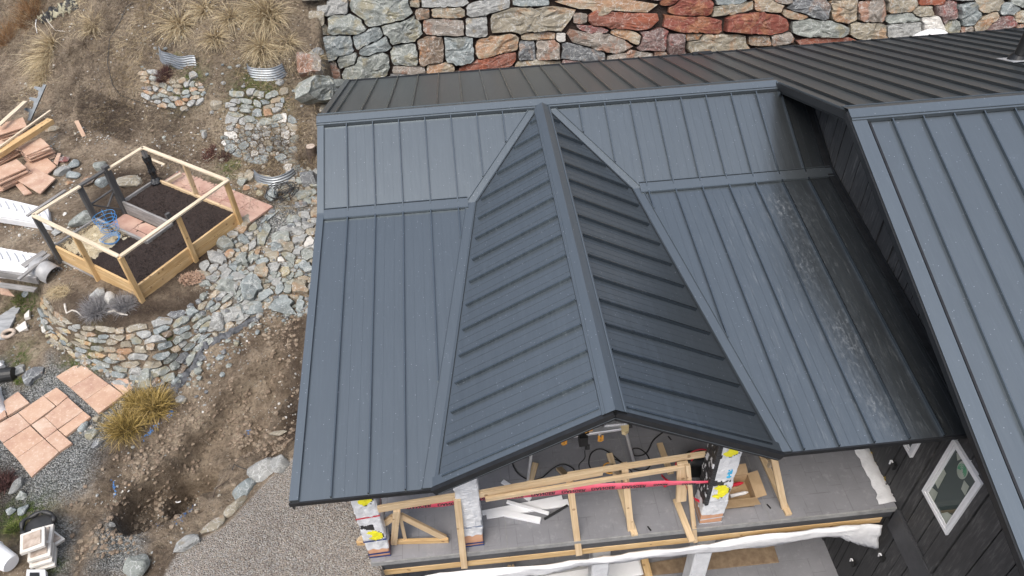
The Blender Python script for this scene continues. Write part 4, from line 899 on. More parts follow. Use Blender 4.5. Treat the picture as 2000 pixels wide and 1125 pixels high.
# --- loose rocks
def lump(name, px, py, wpx, hpx, ang, key, label, cat='rock', group=None, tall=.62, seed=0, base=None, parent=None, mat=None):
    p = V(base if base is not None else at(px, py+hpx*.18)); sc = mpp(p); Lx = wpx*sc/2; d = hpx*sc/1.62; Lz = d*tall
    rr = random.Random(seed+int(px*7+py)); bm = bmesh.new(); bmesh.ops.create_icosphere(bm, subdivisions=3, radius=1)
    pl = []
    for k in range(12):
        n = Vector((rr.gauss(0, 1), rr.gauss(0, 1), rr.gauss(0, 1)+.1)).normalized(); pl.append((n, rr.uniform(.62, .88)))
    for v in bm.verts:
        q = v.co.copy()*1.12
        for n, h in pl:
            e = q.dot(n)-h
            if e > 0: q -= n*e
        q += mnoise.noise_vector(q*2.3+Vector((seed+px, py, 0)))*.05+mnoise.noise_vector(q*6+Vector((px, 0, 0)))*.02
        v.co = Vector((q.x*Lx, q.y*d, q.z*Lz))
    me = bpy.data.meshes.new(name); bm.to_mesh(me); bm.free(); me.materials.append(mat or ST[key])
    o = bpy.data.objects.new(name, me); COL.objects.link(o); nr = gnormal(p)
    rq = Vector((0, 0, 1)).rotation_difference((nr+Vector((0, 0, 1))).normalized()); o.rotation_mode = 'QUATERNION'
    from mathutils import Quaternion
    o.rotation_quaternion = rq @ Quaternion((0, 0, 1), -R(ang)*1.15-YAW); o.location = p+Vector((0, 0, Lz*.42))
    return tag(o, label, cat, group)
ROCKS = [
 (125,312,28,15,0,'M','brownish flat rock beside the stacked sandstone slabs, highest of the loose cluster'),(145,321,21,21,0,'B','small blue grey rock at the right of the cluster by the slabs'),
 (122,333,32,22,-10,'A','pale veined rock at the left of the cluster by the sandstone slabs'),(143,341,30,20,-10,'B','blue grey rock lowest in the cluster beside the sandstone slabs'),
 (196,323,22,26,0,'G','upright grey green rock standing alone on bare soil behind the raised bed'),(174,353,22,30,25,'C','tall brownish orange rock beside the grey gate post'),
 (200,354,26,26,10,'B','blue grey rock seen between the gate posts of the raised bed'),(252,354,48,29,-5,'T','large pale rounded rock lying behind the raised bed frame'),
 (135,356,20,10,-15,'O','small orange slab chip on soil below the blue grey cluster'),(160,427,50,32,-25,'G','broad grey slab of rock leaning outside the raised bed corner'),(112,453,20,15,-15,'A','small pale rock by the corner post of the raised bed'),
 (127,417,9,9,0,'W','small round white stone near the white foam panel'),(101,250,36,15,0,'T','flat tan rock at the foot of the slope by the timber beam'),
 (423,203,22,20,-20,'T','pale angular rock between the two stone terraces on the slope'),(400,260,13,17,0,'A','small upright pale rock alone on the slope above the red shrub'),
 (547,160,14,16,20,'A','pale rock leaning against the upper right corrugated ring'),(378,147,18,19,0,'A','grey rock at the top of the stone horseshoe'),(507,186,13,12,0,'W','white rock on the low stone wall below the green patch'),
 (475,353,28,20,15,'G','grey green rock at the end of the red paver path'),(483,366,20,14,0,'O','orange and white rock by the pavers near the coil'),(505,361,19,15,0,'T','smooth tan cobble beside the corrugated planter'),(508,376,17,15,0,'Y','yellowish cobble at the path edge left of the wire coil'),
 (530,379,26,26,0,'B','blue grey boulder inside the loops of the wire coil'),(591,380,42,22,5,'G','long grey rock between the wire coil and the roof edge'),(608,371,15,12,0,'T','smooth buff stone close to the roof edge by the coil'),
 (589,399,32,15,-5,'K','dark rock below the long grey rock near the roof edge'),(606,347,42,38,-20,'K','dark grey boulder against the roof edge above the coil'),
 (549,903,34,38,-20,'A','grey kerb boulder touching the corner of the roof'),(512,914,54,36,-32,'A','large grey kerb boulder second from the roof corner'),
 (480,952,66,26,-50,'B','long blue grey slab boulder along the pebble pad edge'),(462,985,62,22,-50,'T','tan boulder beneath the long blue grey kerb slab'),(416,1024,50,24,-42,'T','brownish kerb boulder between two grey ones at the pit edge'),
 (365,1060,64,28,-14,'A','pale grey kerb boulder at the lower end of the pebble pad'),(269,1101,44,50,0,'G','big grey green boulder at the bottom of the picture'),
 (217,1024,16,9,0,'A','small pale stone lying alone on the excavated soil'),(542,845,40,9,0,'T','thin flat tan stone on soil beside the roof'),(22,998,22,17,0,'B','rounded blue green stone near the left picture edge'),(48,993,20,20,25,'B','blue green stone right of its twin by the grass'),
 (35,947,13,32,20,'A','narrow standing grey stone beside the dark plants'),(43,966,22,18,-20,'G','mossy grey rock below the narrow standing stone'),(165,830,17,22,20,'B','blue grey rock at the corner of the patio'),(180,848,26,24,20,'G','grey green rock between patio and ornamental grass'),
 (194,863,22,22,30,'K','dark grey rock nearest the ornamental grass'),(190,816,18,15,-20,'T','tan rock between the pavers and the ornamental grass'),(302,746,24,19,0,'C','brown rock at the foot of the drystone wall'),(215,582,22,27,-20,'W','white quartz rock standing in the grey shrub'),
 (192,572,32,22,0,'A','pale grey rock behind the grey shrub'),(38,722,30,26,-25,'A','pale flat rock above the patio pavers'),(7,722,18,20,0,'K','dark speckled rock at the left edge of the picture'),(50,572,16,14,0,'B','small blue grey rock by the weathered planks'),
 (247,579,20,9,10,'A','small pale rock at the front corner of the raised bed'),(88,640,16,14,0,'W','white rock at the outer base of the drystone wall'),(232,748,34,14,20,'A','pale rock at the foot of the drystone wall by the pavers'),
 (290,733,44,40,10,'G','large flat grey rock at the lower corner of the drystone wall'),(268,720,26,18,0,'A','grey rock between the drystone wall and the paver'),(375,565,60,24,-10,'K','dark soil covered rock beside the wall')]
for i, (a, c, w_, h_, an, k, lb) in enumerate(ROCKS[:-1]): lump('rock', a, c, w_, h_, an, k, lb, seed=i, tall=.5 if h_ < 16 else .62)
# slate slab by the patio
def slab(name, quad, z=None, th=.04, mat=None, label=None, cat=None, parent=None, tilt=None, base=None, group=None):
    """flat stone or board given by the pixel corners of its upper face"""
    if base is None: c = at(sum(p[0] for p in quad)/len(quad), sum(p[1] for p in quad)/len(quad))
    else: c = base
    nr = V(tilt).normalized() if tilt is not None else Vector((0, 0, 1)); c = V(c)+Vector((0, 0, th if z is None else z))
    pts = [V(onplane(a, b_, c, nr)) for a, b_ in quad]; mb = MB()
    nn = (pts[1]-pts[0]).cross(pts[2]-pts[0])
    if nn.dot(nr) < 0: pts = pts[::-1]
    mb.prism(pts, -nr*th, Vector()); o = mb.build(name, mat, parent, bevel=.004)
    return tag(o, label, cat, group) if label else o
slab('slate_rock', [(42,735),(50,725),(66,716),(86,716),(82,728),(64,738),(56,750),(46,748)], mat=ST['K'], label='flat slate coloured rock beside the pale rock above the patio', cat='rock', th=.08)
# ------------------------------------------------------------------ pebbles (uncountable)
def pebbles(name, n, region, smin, smax, keys, label=None):
    ico = bmesh.new(); bmesh.ops.create_icosphere(ico, subdivisions=1, radius=1); iv = np.array([v.co[:] for v in ico.verts]); fi = [[v.index for v in f.verts] for f in ico.faces]; ico.free()
    pts = region(n); Z = ground(pts[:, 0], pts[:, 1]); V_ = []; F_ = []; mi = []; m = len(pts)
    for i in range(m):
        s = smin+(smax-smin)*rng.uniform()**3; S = s*np.array([rng.uniform(.8, 1.4), rng.uniform(.8, 1.3), rng.uniform(.5, .8)]); a = rng.uniform(0, 6.28); c, q = math.cos(a), math.sin(a)
        v = iv*S*(1+rng.uniform(-.15, .15, (len(iv), 1))); v = np.stack([v[:, 0]*c-v[:, 1]*q, v[:, 0]*q+v[:, 1]*c, v[:, 2]], 1)+[pts[i, 0], pts[i, 1], Z[i]+s*.25]
        V_.append(v); F_ += [tuple(x+i*len(iv) for x in f) for f in fi]; mi += [int(rng.integers(len(keys)))]*len(fi)
    me = bpy.data.meshes.new(name); me.from_pydata(np.vstack(V_).tolist(), [], F_)
    for k in keys: me.materials.append(ST[k])
    me.polygons.foreach_set('material_index', mi); me.update(); o = bpy.data.objects.new(name, me); COL.objects.link(o); return tag(o, label, 'pebbles' if label else None, kind='stuff')
def reg_px(poly, z, dens=None):
    w_ = np.array([onz(a, b, z)[:2] for a, b in poly])
    def f(n):
        out = []
        while len(out) < n:
            p = rng.uniform(w_.min(0), w_.max(0), (n*2, 2)); k = inpoly(p[:, 0], p[:, 1], w_)
            if dens: k &= rng.uniform(0, 1, len(p)) < dens(p[:, 0], p[:, 1])
            out += list(p[k])
        return np.array(out[:n])
    return f
clump = lambda x, y: np.clip(_fbm(x, y, 2.6, 44)*1.4+.25, .05, 1)
pebbles('scattered_pebbles', 420, reg_px([(180,900),(350,760),(560,620),(620,640),(590,860),(400,1010),(300,1125),(150,1125)], -3.9, clump), .008, .030, 'WATT', 'pale pebbles strewn over the dug out soil')
pebbles('slope_pebbles', 900, reg_px([(0,60),(620,0),(620,240),(440,330),(150,260),(0,180)], -2, clump), .008, .034, 'WAT', 'small white stones scattered over the dry slope')
pebbles('yard_pebbles', 900, reg_px([(0,430),(160,460),(250,440),(110,640),(230,760),(0,900),(0,580)], -3.4, clump), .008, .026, 'WATG', 'small stones on the ground around the foam panels and drystone wall')
pebbles('bench_pebbles', 450, reg_px([(100,240),(440,320),(480,360),(280,300),(60,440)], -3.0, clump), .008, .028, 'WAT', 'small stones on the bare soil behind the raised bed')
pebbles('path_pebbles', 1500, reg_px([(395,560),(470,440),(560,400),(620,400),(615,600),(560,610),(480,640),(380,690)], -3.15), .008, .028, 'AGTWK', 'gravel between the flagstones by the roof edge')

ST['S'] = simple('soil_clod', (.11, .08, .056), (.26, .20, .145), .95, scale=14, bs=.6, rnd=False); ST['U'] = simple('pale_clod', (.16, .125, .09), (.28, .225, .165), .95, scale=14, bs=.6)
pebbles('soil_clods', 2600, reg_px([(200,910),(300,860),(380,760),(520,640),(600,640),(590,860),(420,1000),(330,1080),(160,1110),(120,1000)], -3.95, lambda x, y: np.clip(_fbm(x, y, 3.2, 47)*1.6+.35, .04, 1)), .006, .042, 'SSU', 'loose clods of dug earth around the pit')
pebbles('slope_clods', 1400, reg_px([(0,60),(620,0),(600,300),(440,340),(150,260),(0,180)], -2.2), .008, .04, 'SSU', 'small clods of earth on the dry slope')

pebbles('rubble', 420, reg_px([(395,560),(440,520),(470,440),(560,400),(620,400),(615,600),(560,610),(480,640),(380,720),(300,755),(340,640),(300,630),(400,590)], -3.2), .02, .085, 'GABTK', 'loose stone rubble between the flagstones and the garden wall')
pebbles('wall_foot_rubble', 160, reg_px([(70,600),(100,680),(160,715),(230,755),(330,770),(340,745),(230,735),(150,690),(90,640)], -3.84), .015, .06, 'GATY', 'small broken stone at the foot of the drystone wall')
pebbles('terrace_rubble', 200, reg_px([(260,130),(400,130),(410,230),(280,230),(440,170),(590,170),(600,340),(430,330)], -2.2), .015, .06, 'GATB', 'broken stone round the small terraces')
# ------------------------------------------------------------------ grasses and shrubs
def blades(name, roots, lens, dirs, width, tones, mat, seg=3, droop=.5, parent=None, curl=.15):
    n = len(roots); roots = np.asarray(roots, float); d = np.asarray(dirs, float); d = d/np.linalg.norm(d, axis=1)[:, None]; lens = np.asarray(lens)
    side = np.cross(d, rng.normal(0, 1, (n, 3))); side /= np.linalg.norm(side, axis=1)[:, None]; w_ = np.asarray(width)*np.ones(n)
    P = []; T_ = []; cur = roots.copy(); dd = d.copy(); bend = rng.normal(0, curl, (n, 3))
    for k in range(seg+1):
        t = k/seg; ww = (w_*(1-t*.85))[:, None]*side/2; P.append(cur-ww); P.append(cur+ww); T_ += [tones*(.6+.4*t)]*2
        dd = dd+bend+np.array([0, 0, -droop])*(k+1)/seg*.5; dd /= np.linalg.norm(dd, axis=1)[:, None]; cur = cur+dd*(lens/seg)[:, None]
    m = 2*(seg+1); V_ = np.stack(P, 1).reshape(-1, 3); b0 = np.arange(n)*m; F_ = []
    for k in range(seg): F_.append(np.stack([b0+2*k, b0+2*k+1, b0+2*k+3, b0+2*k+2], 1))
    F_ = np.vstack(F_); me = bpy.data.meshes.new(name); c = V_.mean(0) if parent is None else np.zeros(3)
    me.vertices.add(len(V_)); me.vertices.foreach_set('co', (V_-c).ravel()); me.loops.add(F_.size); me.loops.foreach_set('vertex_index', F_.ravel().astype(np.int32)); me.polygons.add(len(F_)); me.polygons.foreach_set('loop_start', np.arange(0, F_.size, 4, dtype=np.int32)); me.update(calc_edges=True)
    at_ = me.attributes.new('tone', 'FLOAT', 'POINT'); at_.data.foreach_set('value', np.clip(np.stack(T_, 1).ravel(), 0, 1)); me.materials.append(mat)
    o = bpy.data.objects.new(name, me); COL.objects.link(o); o.location = V(c)
    if parent: o.parent = parent; o.matrix_parent_inverse = parent.matrix_basis.inverted()
    return o
def tuft(name, px, py, rpx, L, n, mat, label, cat='grass tuft', group=None, up=.55, lean=(0, 0), width=.007, droop=.9, tone=(.2, 1), curl=.12):
    p = at(px, py); sc = mpp(p); r_ = rpx*sc; a = rng.uniform(0, 6.283, n); q = np.sqrt(rng.uniform(0, 1, n))*r_*.45
    x = p[0]+np.cos(a)*q; y = p[1]+np.sin(a)*q; z = ground(x, y)-.01; out = q/(r_*.45)
    d = np.stack([np.cos(a)*out*.9+lean[0]+rng.normal(0, .2, n), np.sin(a)*out*.9+lean[1]+rng.normal(0, .2, n), np.full(n, up)+rng.uniform(0, .5, n)], 1)
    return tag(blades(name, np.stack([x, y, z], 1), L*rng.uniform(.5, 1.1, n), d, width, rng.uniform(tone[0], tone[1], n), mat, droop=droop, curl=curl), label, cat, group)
tuft('ornamental_grass', 245, 835, 42, .46, 900, bl_orn, 'yellow green ornamental grass clump at the patio corner, lower of the pair', 'ornamental grass', droop=.8, width=.010, tone=(0, 1), curl=.2)
tuft('ornamental_grass', 303, 795, 42, .42, 800, bl_orn, 'yellow green ornamental grass clump near the blue paint, upper right of the pair', 'ornamental grass', droop=.8, width=.010, tone=(0, 1), curl=.2)
tuft('ornamental_grass', 265, 785, 24, .36, 450, bl_orn, 'smaller yellow green grass clump tucked between the two big ones', 'ornamental grass', droop=.8, width=.010, tone=(0, 1), curl=.2)
TF = [(520,30,44,.75,700,(-.1,-.8),'big tan bunchgrass hanging over the slope at the top centre'),(352,50,36,.65,500,(.1,-.7),'tan bunchgrass on the slope above the corrugated ring'),(512,95,30,.60,420,(.1,-.8),'pale bunchgrass just above the right hand corrugated ring'),
 (420,75,24,.45,260,(.1,-.7),'thin bunchgrass between the two corrugated rings'),(95,105,44,.75,480,(-.7,-.6),'long tan grass swept downhill at the left of the slope'),(85,150,30,.45,280,(-.3,-.6),'short dry grass clump above the notched metal bar'),
 (560,85,24,.45,220,(.1,-.7),'sparse dry grass clump near the boulder wall'),(615,120,16,.4,160,(-.1,-.6),'small tan clump growing against the boulder wall'),(450,35,26,.5,260,(0,-.7),'tan clump between the two big bunchgrasses'),(180,50,30,.45,260,(0,-.5),'dry grass clump right of the black bag'),(400,20,26,.5,240,(0,-.6),'dry grass clump along the top edge of the slope')]
for a, c, r_, L, n, ln, lb in TF: tuft('dry_grass_tuft', a, c, r_, L, n, bl_tan, lb, lean=ln, up=.28, droop=.8, width=.011, tone=(.25, 1.1), curl=.13)
WD = [(200,30,30,'grey brown dead weeds near the top of the slope'),(165,80,26,'grey dead weeds left of the black hose'),(150,150,28,'brown grey dead weed clump right of the notched bar'),(215,50,20,'wispy grey weeds by the hose top'),(140,95,22,'pale dead weeds below the bag')]
for a, c, r_, lb in WD: tuft('dead_weeds', a, c, r_, .30, 420, bl_weed, lb, 'weeds', up=.5, tone=(.4, 1), width=.006)
tuft('grey_shrub', 190, 605, 34, .30, 1500, bl_grey, 'low ash grey twiggy shrub left of the white quartz rock', 'shrub', up=.35, droop=.2, width=.008, curl=.3)
tuft('grey_shrub', 243, 597, 26, .26, 1000, bl_grey, 'ash grey twiggy shrub right of the white quartz rock', 'shrub', up=.35, droop=.2, width=.008, curl=.3)
tuft('purple_shrub', 323, 150, 22, .28, 900, bl_red, 'dark purple brown twiggy shrub above the stone horseshoe', 'shrub', up=.5, droop=.1, tone=(.0, .6), curl=.3, width=.008)
tuft('red_shrub', 410, 300, 28, .16, 500, bl_red, 'low shrub with red leaves at the foot of the slope', 'shrub', up=.5, droop=.1, tone=(.2, 1), curl=.4, width=.014)
tuft('red_shrub', 440, 305, 24, .15, 350, bl_red, 'dark red leaved shrub right of its brighter neighbour', 'shrub', up=.5, droop=.1, tone=(.0, .7), curl=.4, width=.012)
tuft('rust_shrub', 60, 25, 60, .6, 650, bl_rust, 'rusty orange leafless shrub in the top left corner', 'shrub', up=.6, droop=.1, curl=.3, width=.008)
tuft('rust_shrub', 15, 70, 46, .5, 420, bl_rust, 'green and rust coloured shrub at the left edge of the slope', 'shrub', up=.6, droop=.2, curl=.3, width=.008, tone=(.5, 1))
tuft('dark_plants', 8, 945, 26, .22, 800, bl_red, 'dark red ground plants at the left picture edge', 'plants', up=.4, droop=.3, curl=.4, width=.014, tone=(0, .6))
tuft('brown_shrub', 590, 305, 24, .30, 500, bl_weed, 'pinkish brown twiggy weeds beside the roof edge', 'shrub', up=.5, droop=.3, curl=.3, tone=(.3, .9))
for a, c, r_, n, lb in ((500,165,40,900,'green grass growing inside the upper right corrugated ring'),(345,120,30,400,'thin green grass inside the upper left corrugated ring'),(40,585,26,500,'mossy green patch beside the weathered planks'),(40,745,16,260,'bright moss tuft between the rocks above the patio'),(455,325,30,400,'green weeds at the foot of the slope by the planter'),(95,1105,14,160,'green weeds beside the stacked concrete caps'),(30,1030,34,600,'green and straw grass patch left of the black pot')):
    tuft('green_grass', a, c, r_, .09, n, bl_green, lb, 'grass', up=.8, droop=.4, tone=(.3, 1), width=.007)
# hillside weed litter and the shorter litter on the terrace: one uncountable cover
def cover(name, poly, z, n, L, mat, dens, tone, lean=(0, -.5), up=.35, label=None):
    p = reg_px(poly, z, dens)(n); zz = ground(p[:, 0], p[:, 1])-.005; d = np.stack([rng.normal(0, .7, n)+lean[0], rng.normal(0, .5, n)+lean[1], rng.uniform(.05, up*2, n)], 1)
    tn = np.clip(rng.uniform(tone[0], tone[1], n)**1.3*(.75+.9*_fbm(p[:, 0], p[:, 1], 2.6, 71)), 0, 1)
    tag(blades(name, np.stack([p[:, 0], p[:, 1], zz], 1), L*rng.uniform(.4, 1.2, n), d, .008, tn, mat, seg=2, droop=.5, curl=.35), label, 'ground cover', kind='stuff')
hillp = [(-200,-150),(-50,170),(70,180),(150,245),(300,300),(430,335),(560,335),(640,250),(600,140),(645,-20),(640,-150)]
cover('dead_ground_cover', hillp, -2.0, 60000, .17, bl_weed, lambda x, y: np.clip(.35+1.1*_fbm(x, y, 2.6, 51), .05, 1), (.0, 1), label='dead brown weeds and litter covering the slope')
cover('dry_grass_cover', hillp, -2.0, 34000, .26, bl_tan, lambda x, y: np.clip(.25+1.3*_fbm(x, y, .9, 52), .03, 1), (.35, 1), lean=(-.1, -1.0), label='thin dry grass combed down the slope')
cover('brown_litter', [(150,240),(300,300),(430,345),(600,350),(600,290),(430,290),(300,250),(170,200)], -2.9, 14000, .13, bl_weed, lambda x, y: np.clip(.5+.8*_fbm(x, y, 2, 53), .05, 1), (.05, .8), label='dark brown litter along the foot of the slope')
cover('yard_litter', [(0,560),(150,640),(230,740),(100,730),(0,760)], -3.8, 2500, .05, bl_weed, lambda x, y: np.clip(.3+_fbm(x, y, 3, 54), .05, 1), (.2, 1), label='sparse dead leaves on the yard soil')
# ------------------------------------------------------------------ raised bed
BC = np.array([-3.67, -.51]); BU = np.array([.593, .806]); BU = BU/np.linalg.norm(BU); BV = np.array([-.806, .593]); BV = BV/np.linalg.norm(BV); LU, LV = 2.40, 2.29; BZ = -3.03; BT = -2.69; RT_ = -1.965
def bp(u, v, z): q = BC+BU*u+BV*v; return (q[0], q[1], z)
BED = thing('raised_bed', bp(1.2, 1.15, BZ), 'U shaped timber raised bed of dark soil with posts and a pale top rail', 'raised bed')
up = (0, 0, 1)
def wallb(u0, v0, u1, v1, mat, z0=BZ, z1=BT, n=2, t=.045):
    h = (z1-z0)/n
    for k in range(n): board('side_board', bp(u0, v0, z0+h*(k+.5)), bp(u1, v1, z0+h*(k+.5)), t, h-.004, mat, BED)
wallb(-.02, 0, LU, 0, pine_y); wallb(0, .02, 0, LV, pine_y); wallb(.95, LV, 0, LV, grey); wallb(.93, .85, .93, LV, grey); wallb(.93, .85, 1.54, .85, grey); wallb(1.54, .85, 1.54, LV, grey, BZ); wallb(1.54, LV, LU, LV, grey); wallb(LU, 0, LU, LV, pine)
board('side_board', bp(-.05, -.03, BZ-.09), bp(LU+.02, -.03, BZ-.09), .04, .16, grey, BED)['label'] = 'grey weathered kick board under the long front side'; board('side_board', bp(-.03, 0, BZ-.07), bp(-.03, LV, BZ-.07), .04, .13, grey, BED)
# soil
def soilmesh():
    b = MB(); st = .045; nu, nv = int(LU/st), int(LV/st); idx = {}
    for i in range(nu+1):
        for j in range(nv+1):
            u, v = i*LU/nu, j*LV/nv; h = BT-.06+_fbm(np.array(u), np.array(v), 4, 61)*.015+rng.normal(0, .006); idx[(i, j)] = len(b.v); b.v.append(bp(u, v, float(h)))
    for i in range(nu):
        for j in range(nv):
            u, v = (i+.5)*LU/nu, (j+.5)*LV/nv
            if .93 < u < 1.54 and v > .85: continue
            b.f.append((idx[(i, j)], idx[(i+1, j)], idx[(i+1, j+1)], idx[(i, j+1)])); b.mi.append(0)
    return b
soilmesh().build('soil', mulch, BED, smooth=True, own=False)
b = MB(); st = .06; g = {}
for i in range(15):
    for j in range(18):
        u, v = .03+i*.063, 1.22+j*.062; e = min(i, 14-i, j, 17-j)/4; edge = 1.22+.18*math.sin(i*.7)+.12*math.sin(i*1.9)+.3*(i/14)*0
        h = BT-.08+min(e, 1)*.055+rng.normal(0, .008) if v > edge else BT-.10; g[(i, j)] = len(b.v); b.v.append(bp(u, v, h))
for i in range(14):
    for j in range(17): b.f.append((g[(i, j)], g[(i+1, j)], g[(i+1, j+1)], g[(i, j+1)])); b.mi.append(0)
b.build('straw_mulch', straw, BED, own=False)
n = 2600; uu = rng.uniform(.03, .9, n); vv = rng.uniform(1.35, 2.25, n); q = BC+uu[:, None]*BU+vv[:, None]*BV
o = blades('straw_strands', np.column_stack([q, np.full(n, BT-.02)]), rng.uniform(.03, .09, n), np.column_stack([rng.normal(0, 1, (n, 2)), rng.uniform(-.1, .3, n)]), .005, rng.uniform(.6, 1, n), bl_tan, seg=1, droop=0, parent=BED); o['kind'] = 'stuff'
n = 5000; uu = rng.uniform(.03, LU-.03, n); vv = rng.uniform(.03, LV-.03, n); k = ~((uu > .9) & (uu < 1.57) & (vv > .82)) & ~((uu < .93) & (vv > 1.3)); uu, vv = uu[k], vv[k]; n = len(uu); q = BC+uu[:, None]*BU+vv[:, None]*BV
o = blades('bark_chips', np.column_stack([q, np.full(n, BT-.055)]), rng.uniform(.015, .045, n), np.column_stack([rng.normal(0, 1, (n, 2)), rng.uniform(-.1, .5, n)]), .014, rng.uniform(0, .55, n)**2, blade_mat('bark_chip', [(.018, .012, .010), (.05, .03, .022), (.12, .08, .06), (.3, .22, .18)]), seg=1, droop=0, parent=BED); o['kind'] = 'stuff'
for (u0, v0, u1, v1) in ((.97, .9, 1.25, 1.3), (1.26, .9, 1.5, 1.3), (.97, 1.31, 1.25, 1.75), (1.26, 1.31, 1.5, 1.75), (.97, 1.76, 1.5, 2.3)):
    b = MB(); b.prism([bp(u0, v0, BZ+.05), bp(u1, v0, BZ+.05), bp(u1, v1, BZ+.05), bp(u0, v1, BZ+.05)], (0, 0, -.1), (0, 0, 0)); b.build('floor_slab', paver_r, BED, bevel=.004)
# posts and rails
def post(u, v, mat, w_=.05, z1=RT_, t=.09, du=0, dv=0, name='post'): return board(name, bp(u, v, BZ-.05), bp(u+du, v+dv, z1), w_, t, mat, BED, up=(BU[0], BU[1], 0))
post(-.045, -.045, pine_y, .07); post(LU-.03, -.045, pine_y, .07); post(1.2, -.05, pine_y, .05); post(-.05, 1.15, pine_y, .05); post(-.05, LV-.02, dgrey, .07); post(LU-.02, LV, grey, .06); post(LU+.03, 1.15, pine, .05)
post(.93, LV+.04, dgrey, .09, RT_+.02, .10); post(1.54, LV+.02, dgrey, .10, RT_+.10, .12); post(1.56, .90, dgrey, .06, -2.5)
for (u0, v0, u1, v1, m) in ((-.05, -.06, LU+.02, -.06, pale), (-.06, -.04, -.06, LV, pale), (LU, -.04, LU, LV+.02, pale), (-.06, LV, .93, LV, pale), (.93, LV+.02, 1.54, LV+.02, dgrey), (1.54, LV, LU, LV, pale)):
    board('top_rail', bp(u0, v0, RT_+.02), bp(u1, v1, RT_+.02), .075, .035, m, BED)
board('top_rail', bp(-.1, LV+.16, RT_-.03), bp(.75, LV+.22, RT_-.03), .06, .03, grey, BED)
for (a, z0, c, z1) in ((1.0, -2.9, 1.5, -2.45), (1.0, -2.45, 1.5, -2.9), (.97, -2.42, 1.53, -2.40)): board('gate_brace', bp(a, LV+.05, z0), bp(c, LV+.05, z1), .04, .025, dgrey, BED)
# black plastic on the corner post
b = MB(); cx = bp(LU-.04, LV-.04, 0)
for i in range(9):
    z = -2.12-.085*i; r_ = .065+.012*math.sin(i*2)+(.05 if i > 6 else 0)
    for k in range(12): a = k*math.pi/6; b.v.append((cx[0]+math.cos(a)*(r_+.018*math.sin(k*2.3+i*.5)), cx[1]+math.sin(a)*(r_+.018*math.sin(k*1.7)), z))
b.f = [(i*12+k, i*12+(k+1) % 12, (i+1)*12+(k+1) % 12, (i+1)*12+k) for i in range(8) for k in range(12)]; b.mi = [0]*len(b.f)
tag(b.build('plastic_sleeve', simple('black_plastic_sheet', (.012, .013, .015), (.03, .032, .035), .22, scale=14, bs=.8, bd=.03)), 'black plastic sheet wrapped round the back corner post of the raised bed', 'plastic sheet')
# blue wire cage and loops
for i, (u, v, z0, nn, lb) in enumerate(((.82, 1.72, BT, 5, 'tangled blue wire tomato cage standing in the straw'), (.62, 1.45, BT-.02, 4, 'coil of blue wire lying on the dark soil next to the straw'))):
    b = MB(); c = bp(u, v, z0)
    for k in range(nn):
        r_ = .15+.012*k-.02*i; zz = z0+.02+(.075 if i == 0 else .018)*k; b.tube([(c[0]+r_*math.cos(t+k)*1.05+.01*math.sin(3*t+k), c[1]+r_*math.sin(t+k), zz+.018*math.sin(2*t+k*2)) for t in np.linspace(0, 6.283, 26)], .0045, 5)
    if i == 0:
        for k in range(4): a = k*1.57+.4; b.tube([(c[0]+.15*math.cos(a), c[1]+.15*math.sin(a), z0+.38), (c[0]+.1*math.cos(a), c[1]+.1*math.sin(a), z0-.05)], .004, 5)
    tag(b.build('wire_cage' if i == 0 else 'wire_coil', bluewire, smooth=True), lb, 'wire cage' if i == 0 else 'wire coil')
# ------------------------------------------------------------------ paved areas
def paved(name, polys, mat, z, rnd=True):
    root = None
    for i, q in enumerate(polys):
        c = (sum(a for a, _ in q)/len(q), sum(b_ for _, b_ in q)/len(q)); q2 = [(c[0]+(a-c[0])*.985, c[1]+(b_-c[1])*.985) for a, b_ in q]
        pts = [V(onz(a, b_, z+rng.uniform(-.003, .003))) for a, b_ in q2]; nn = (pts[1]-pts[0]).cross(pts[2]-pts[0])
        if nn.z < 0: pts = pts[::-1]
        if root is None: root = bpy.data.objects.new(name, None); COL.objects.link(root); root.location = V(pts[0]); tag(root, kind='structure')
        b = MB(); b.prism(pts, (0, 0, -.05), (0, 0, 0)); b.build('slab', mat, root, bevel=.004)
c3 = lambda L: [(a/3.125, 540+b_/3.125) for a, b_ in L]
paved('patio', [c3(q) for q in ([(340,610),(490,520),(575,590),(430,680)],[(430,680),(575,590),(665,655),(515,757)],[(515,757),(665,655),(755,720),(600,835)],[(675,650),(745,603),(830,665),(755,720)],[(45,850),(20,760),(110,700),(180,770)],
 [(110,830),(265,725),(340,790),(185,905)],[(265,725),(345,675),(415,730),(345,790)],[(270,855),(415,735),(510,820),(350,930)],[(355,935),(510,820),(555,855),(400,975)],[(190,905),(270,855),(350,930),(275,990)],[(-60,925),(110,830),(185,905),(15,1015)],
 [(15,1020),(185,910),(270,990),(100,1110)],[(275,990),(350,935),(440,1015),(360,1070)],[(100,1110),(270,990),(360,1070),(190,1225)],[(-120,830),(20,780),(40,850),(-60,915)])], paver, -3.80)
def lerp(a, b_, t): return (a[0]+(b_[0]-a[0])*t, a[1]+(b_[1]-a[1])*t)
def grid(q, nu, nv):
    out = []
    for i in range(nu):
        for j in range(nv):
            f = lambda u, v: lerp(lerp(q[0], q[1], u), lerp(q[3], q[2], u), v)
            out.append([f(i/nu, j/nv), f((i+1)/nu, j/nv), f((i+1)/nu, (j+1)/nv), f(i/nu, (j+1)/nv)])
    return out
paved('paver_path', grid([(356,330),(533,402),(482,438),(300,365)], 5, 2), paver_r, -2.955)
# slate strips beside the path
for k, q in enumerate((((548,407),(535,420),(520,432),(530,412)), ((530,418),(516,432),(508,436),(520,420)))): slab('slate_strip', list(q), mat=ST['B'], label=('slate strip laid along the paver path edge nearest the coil', 'shorter slate strip at the end corner of the paver path')[k], cat='stone slab', th=.03)
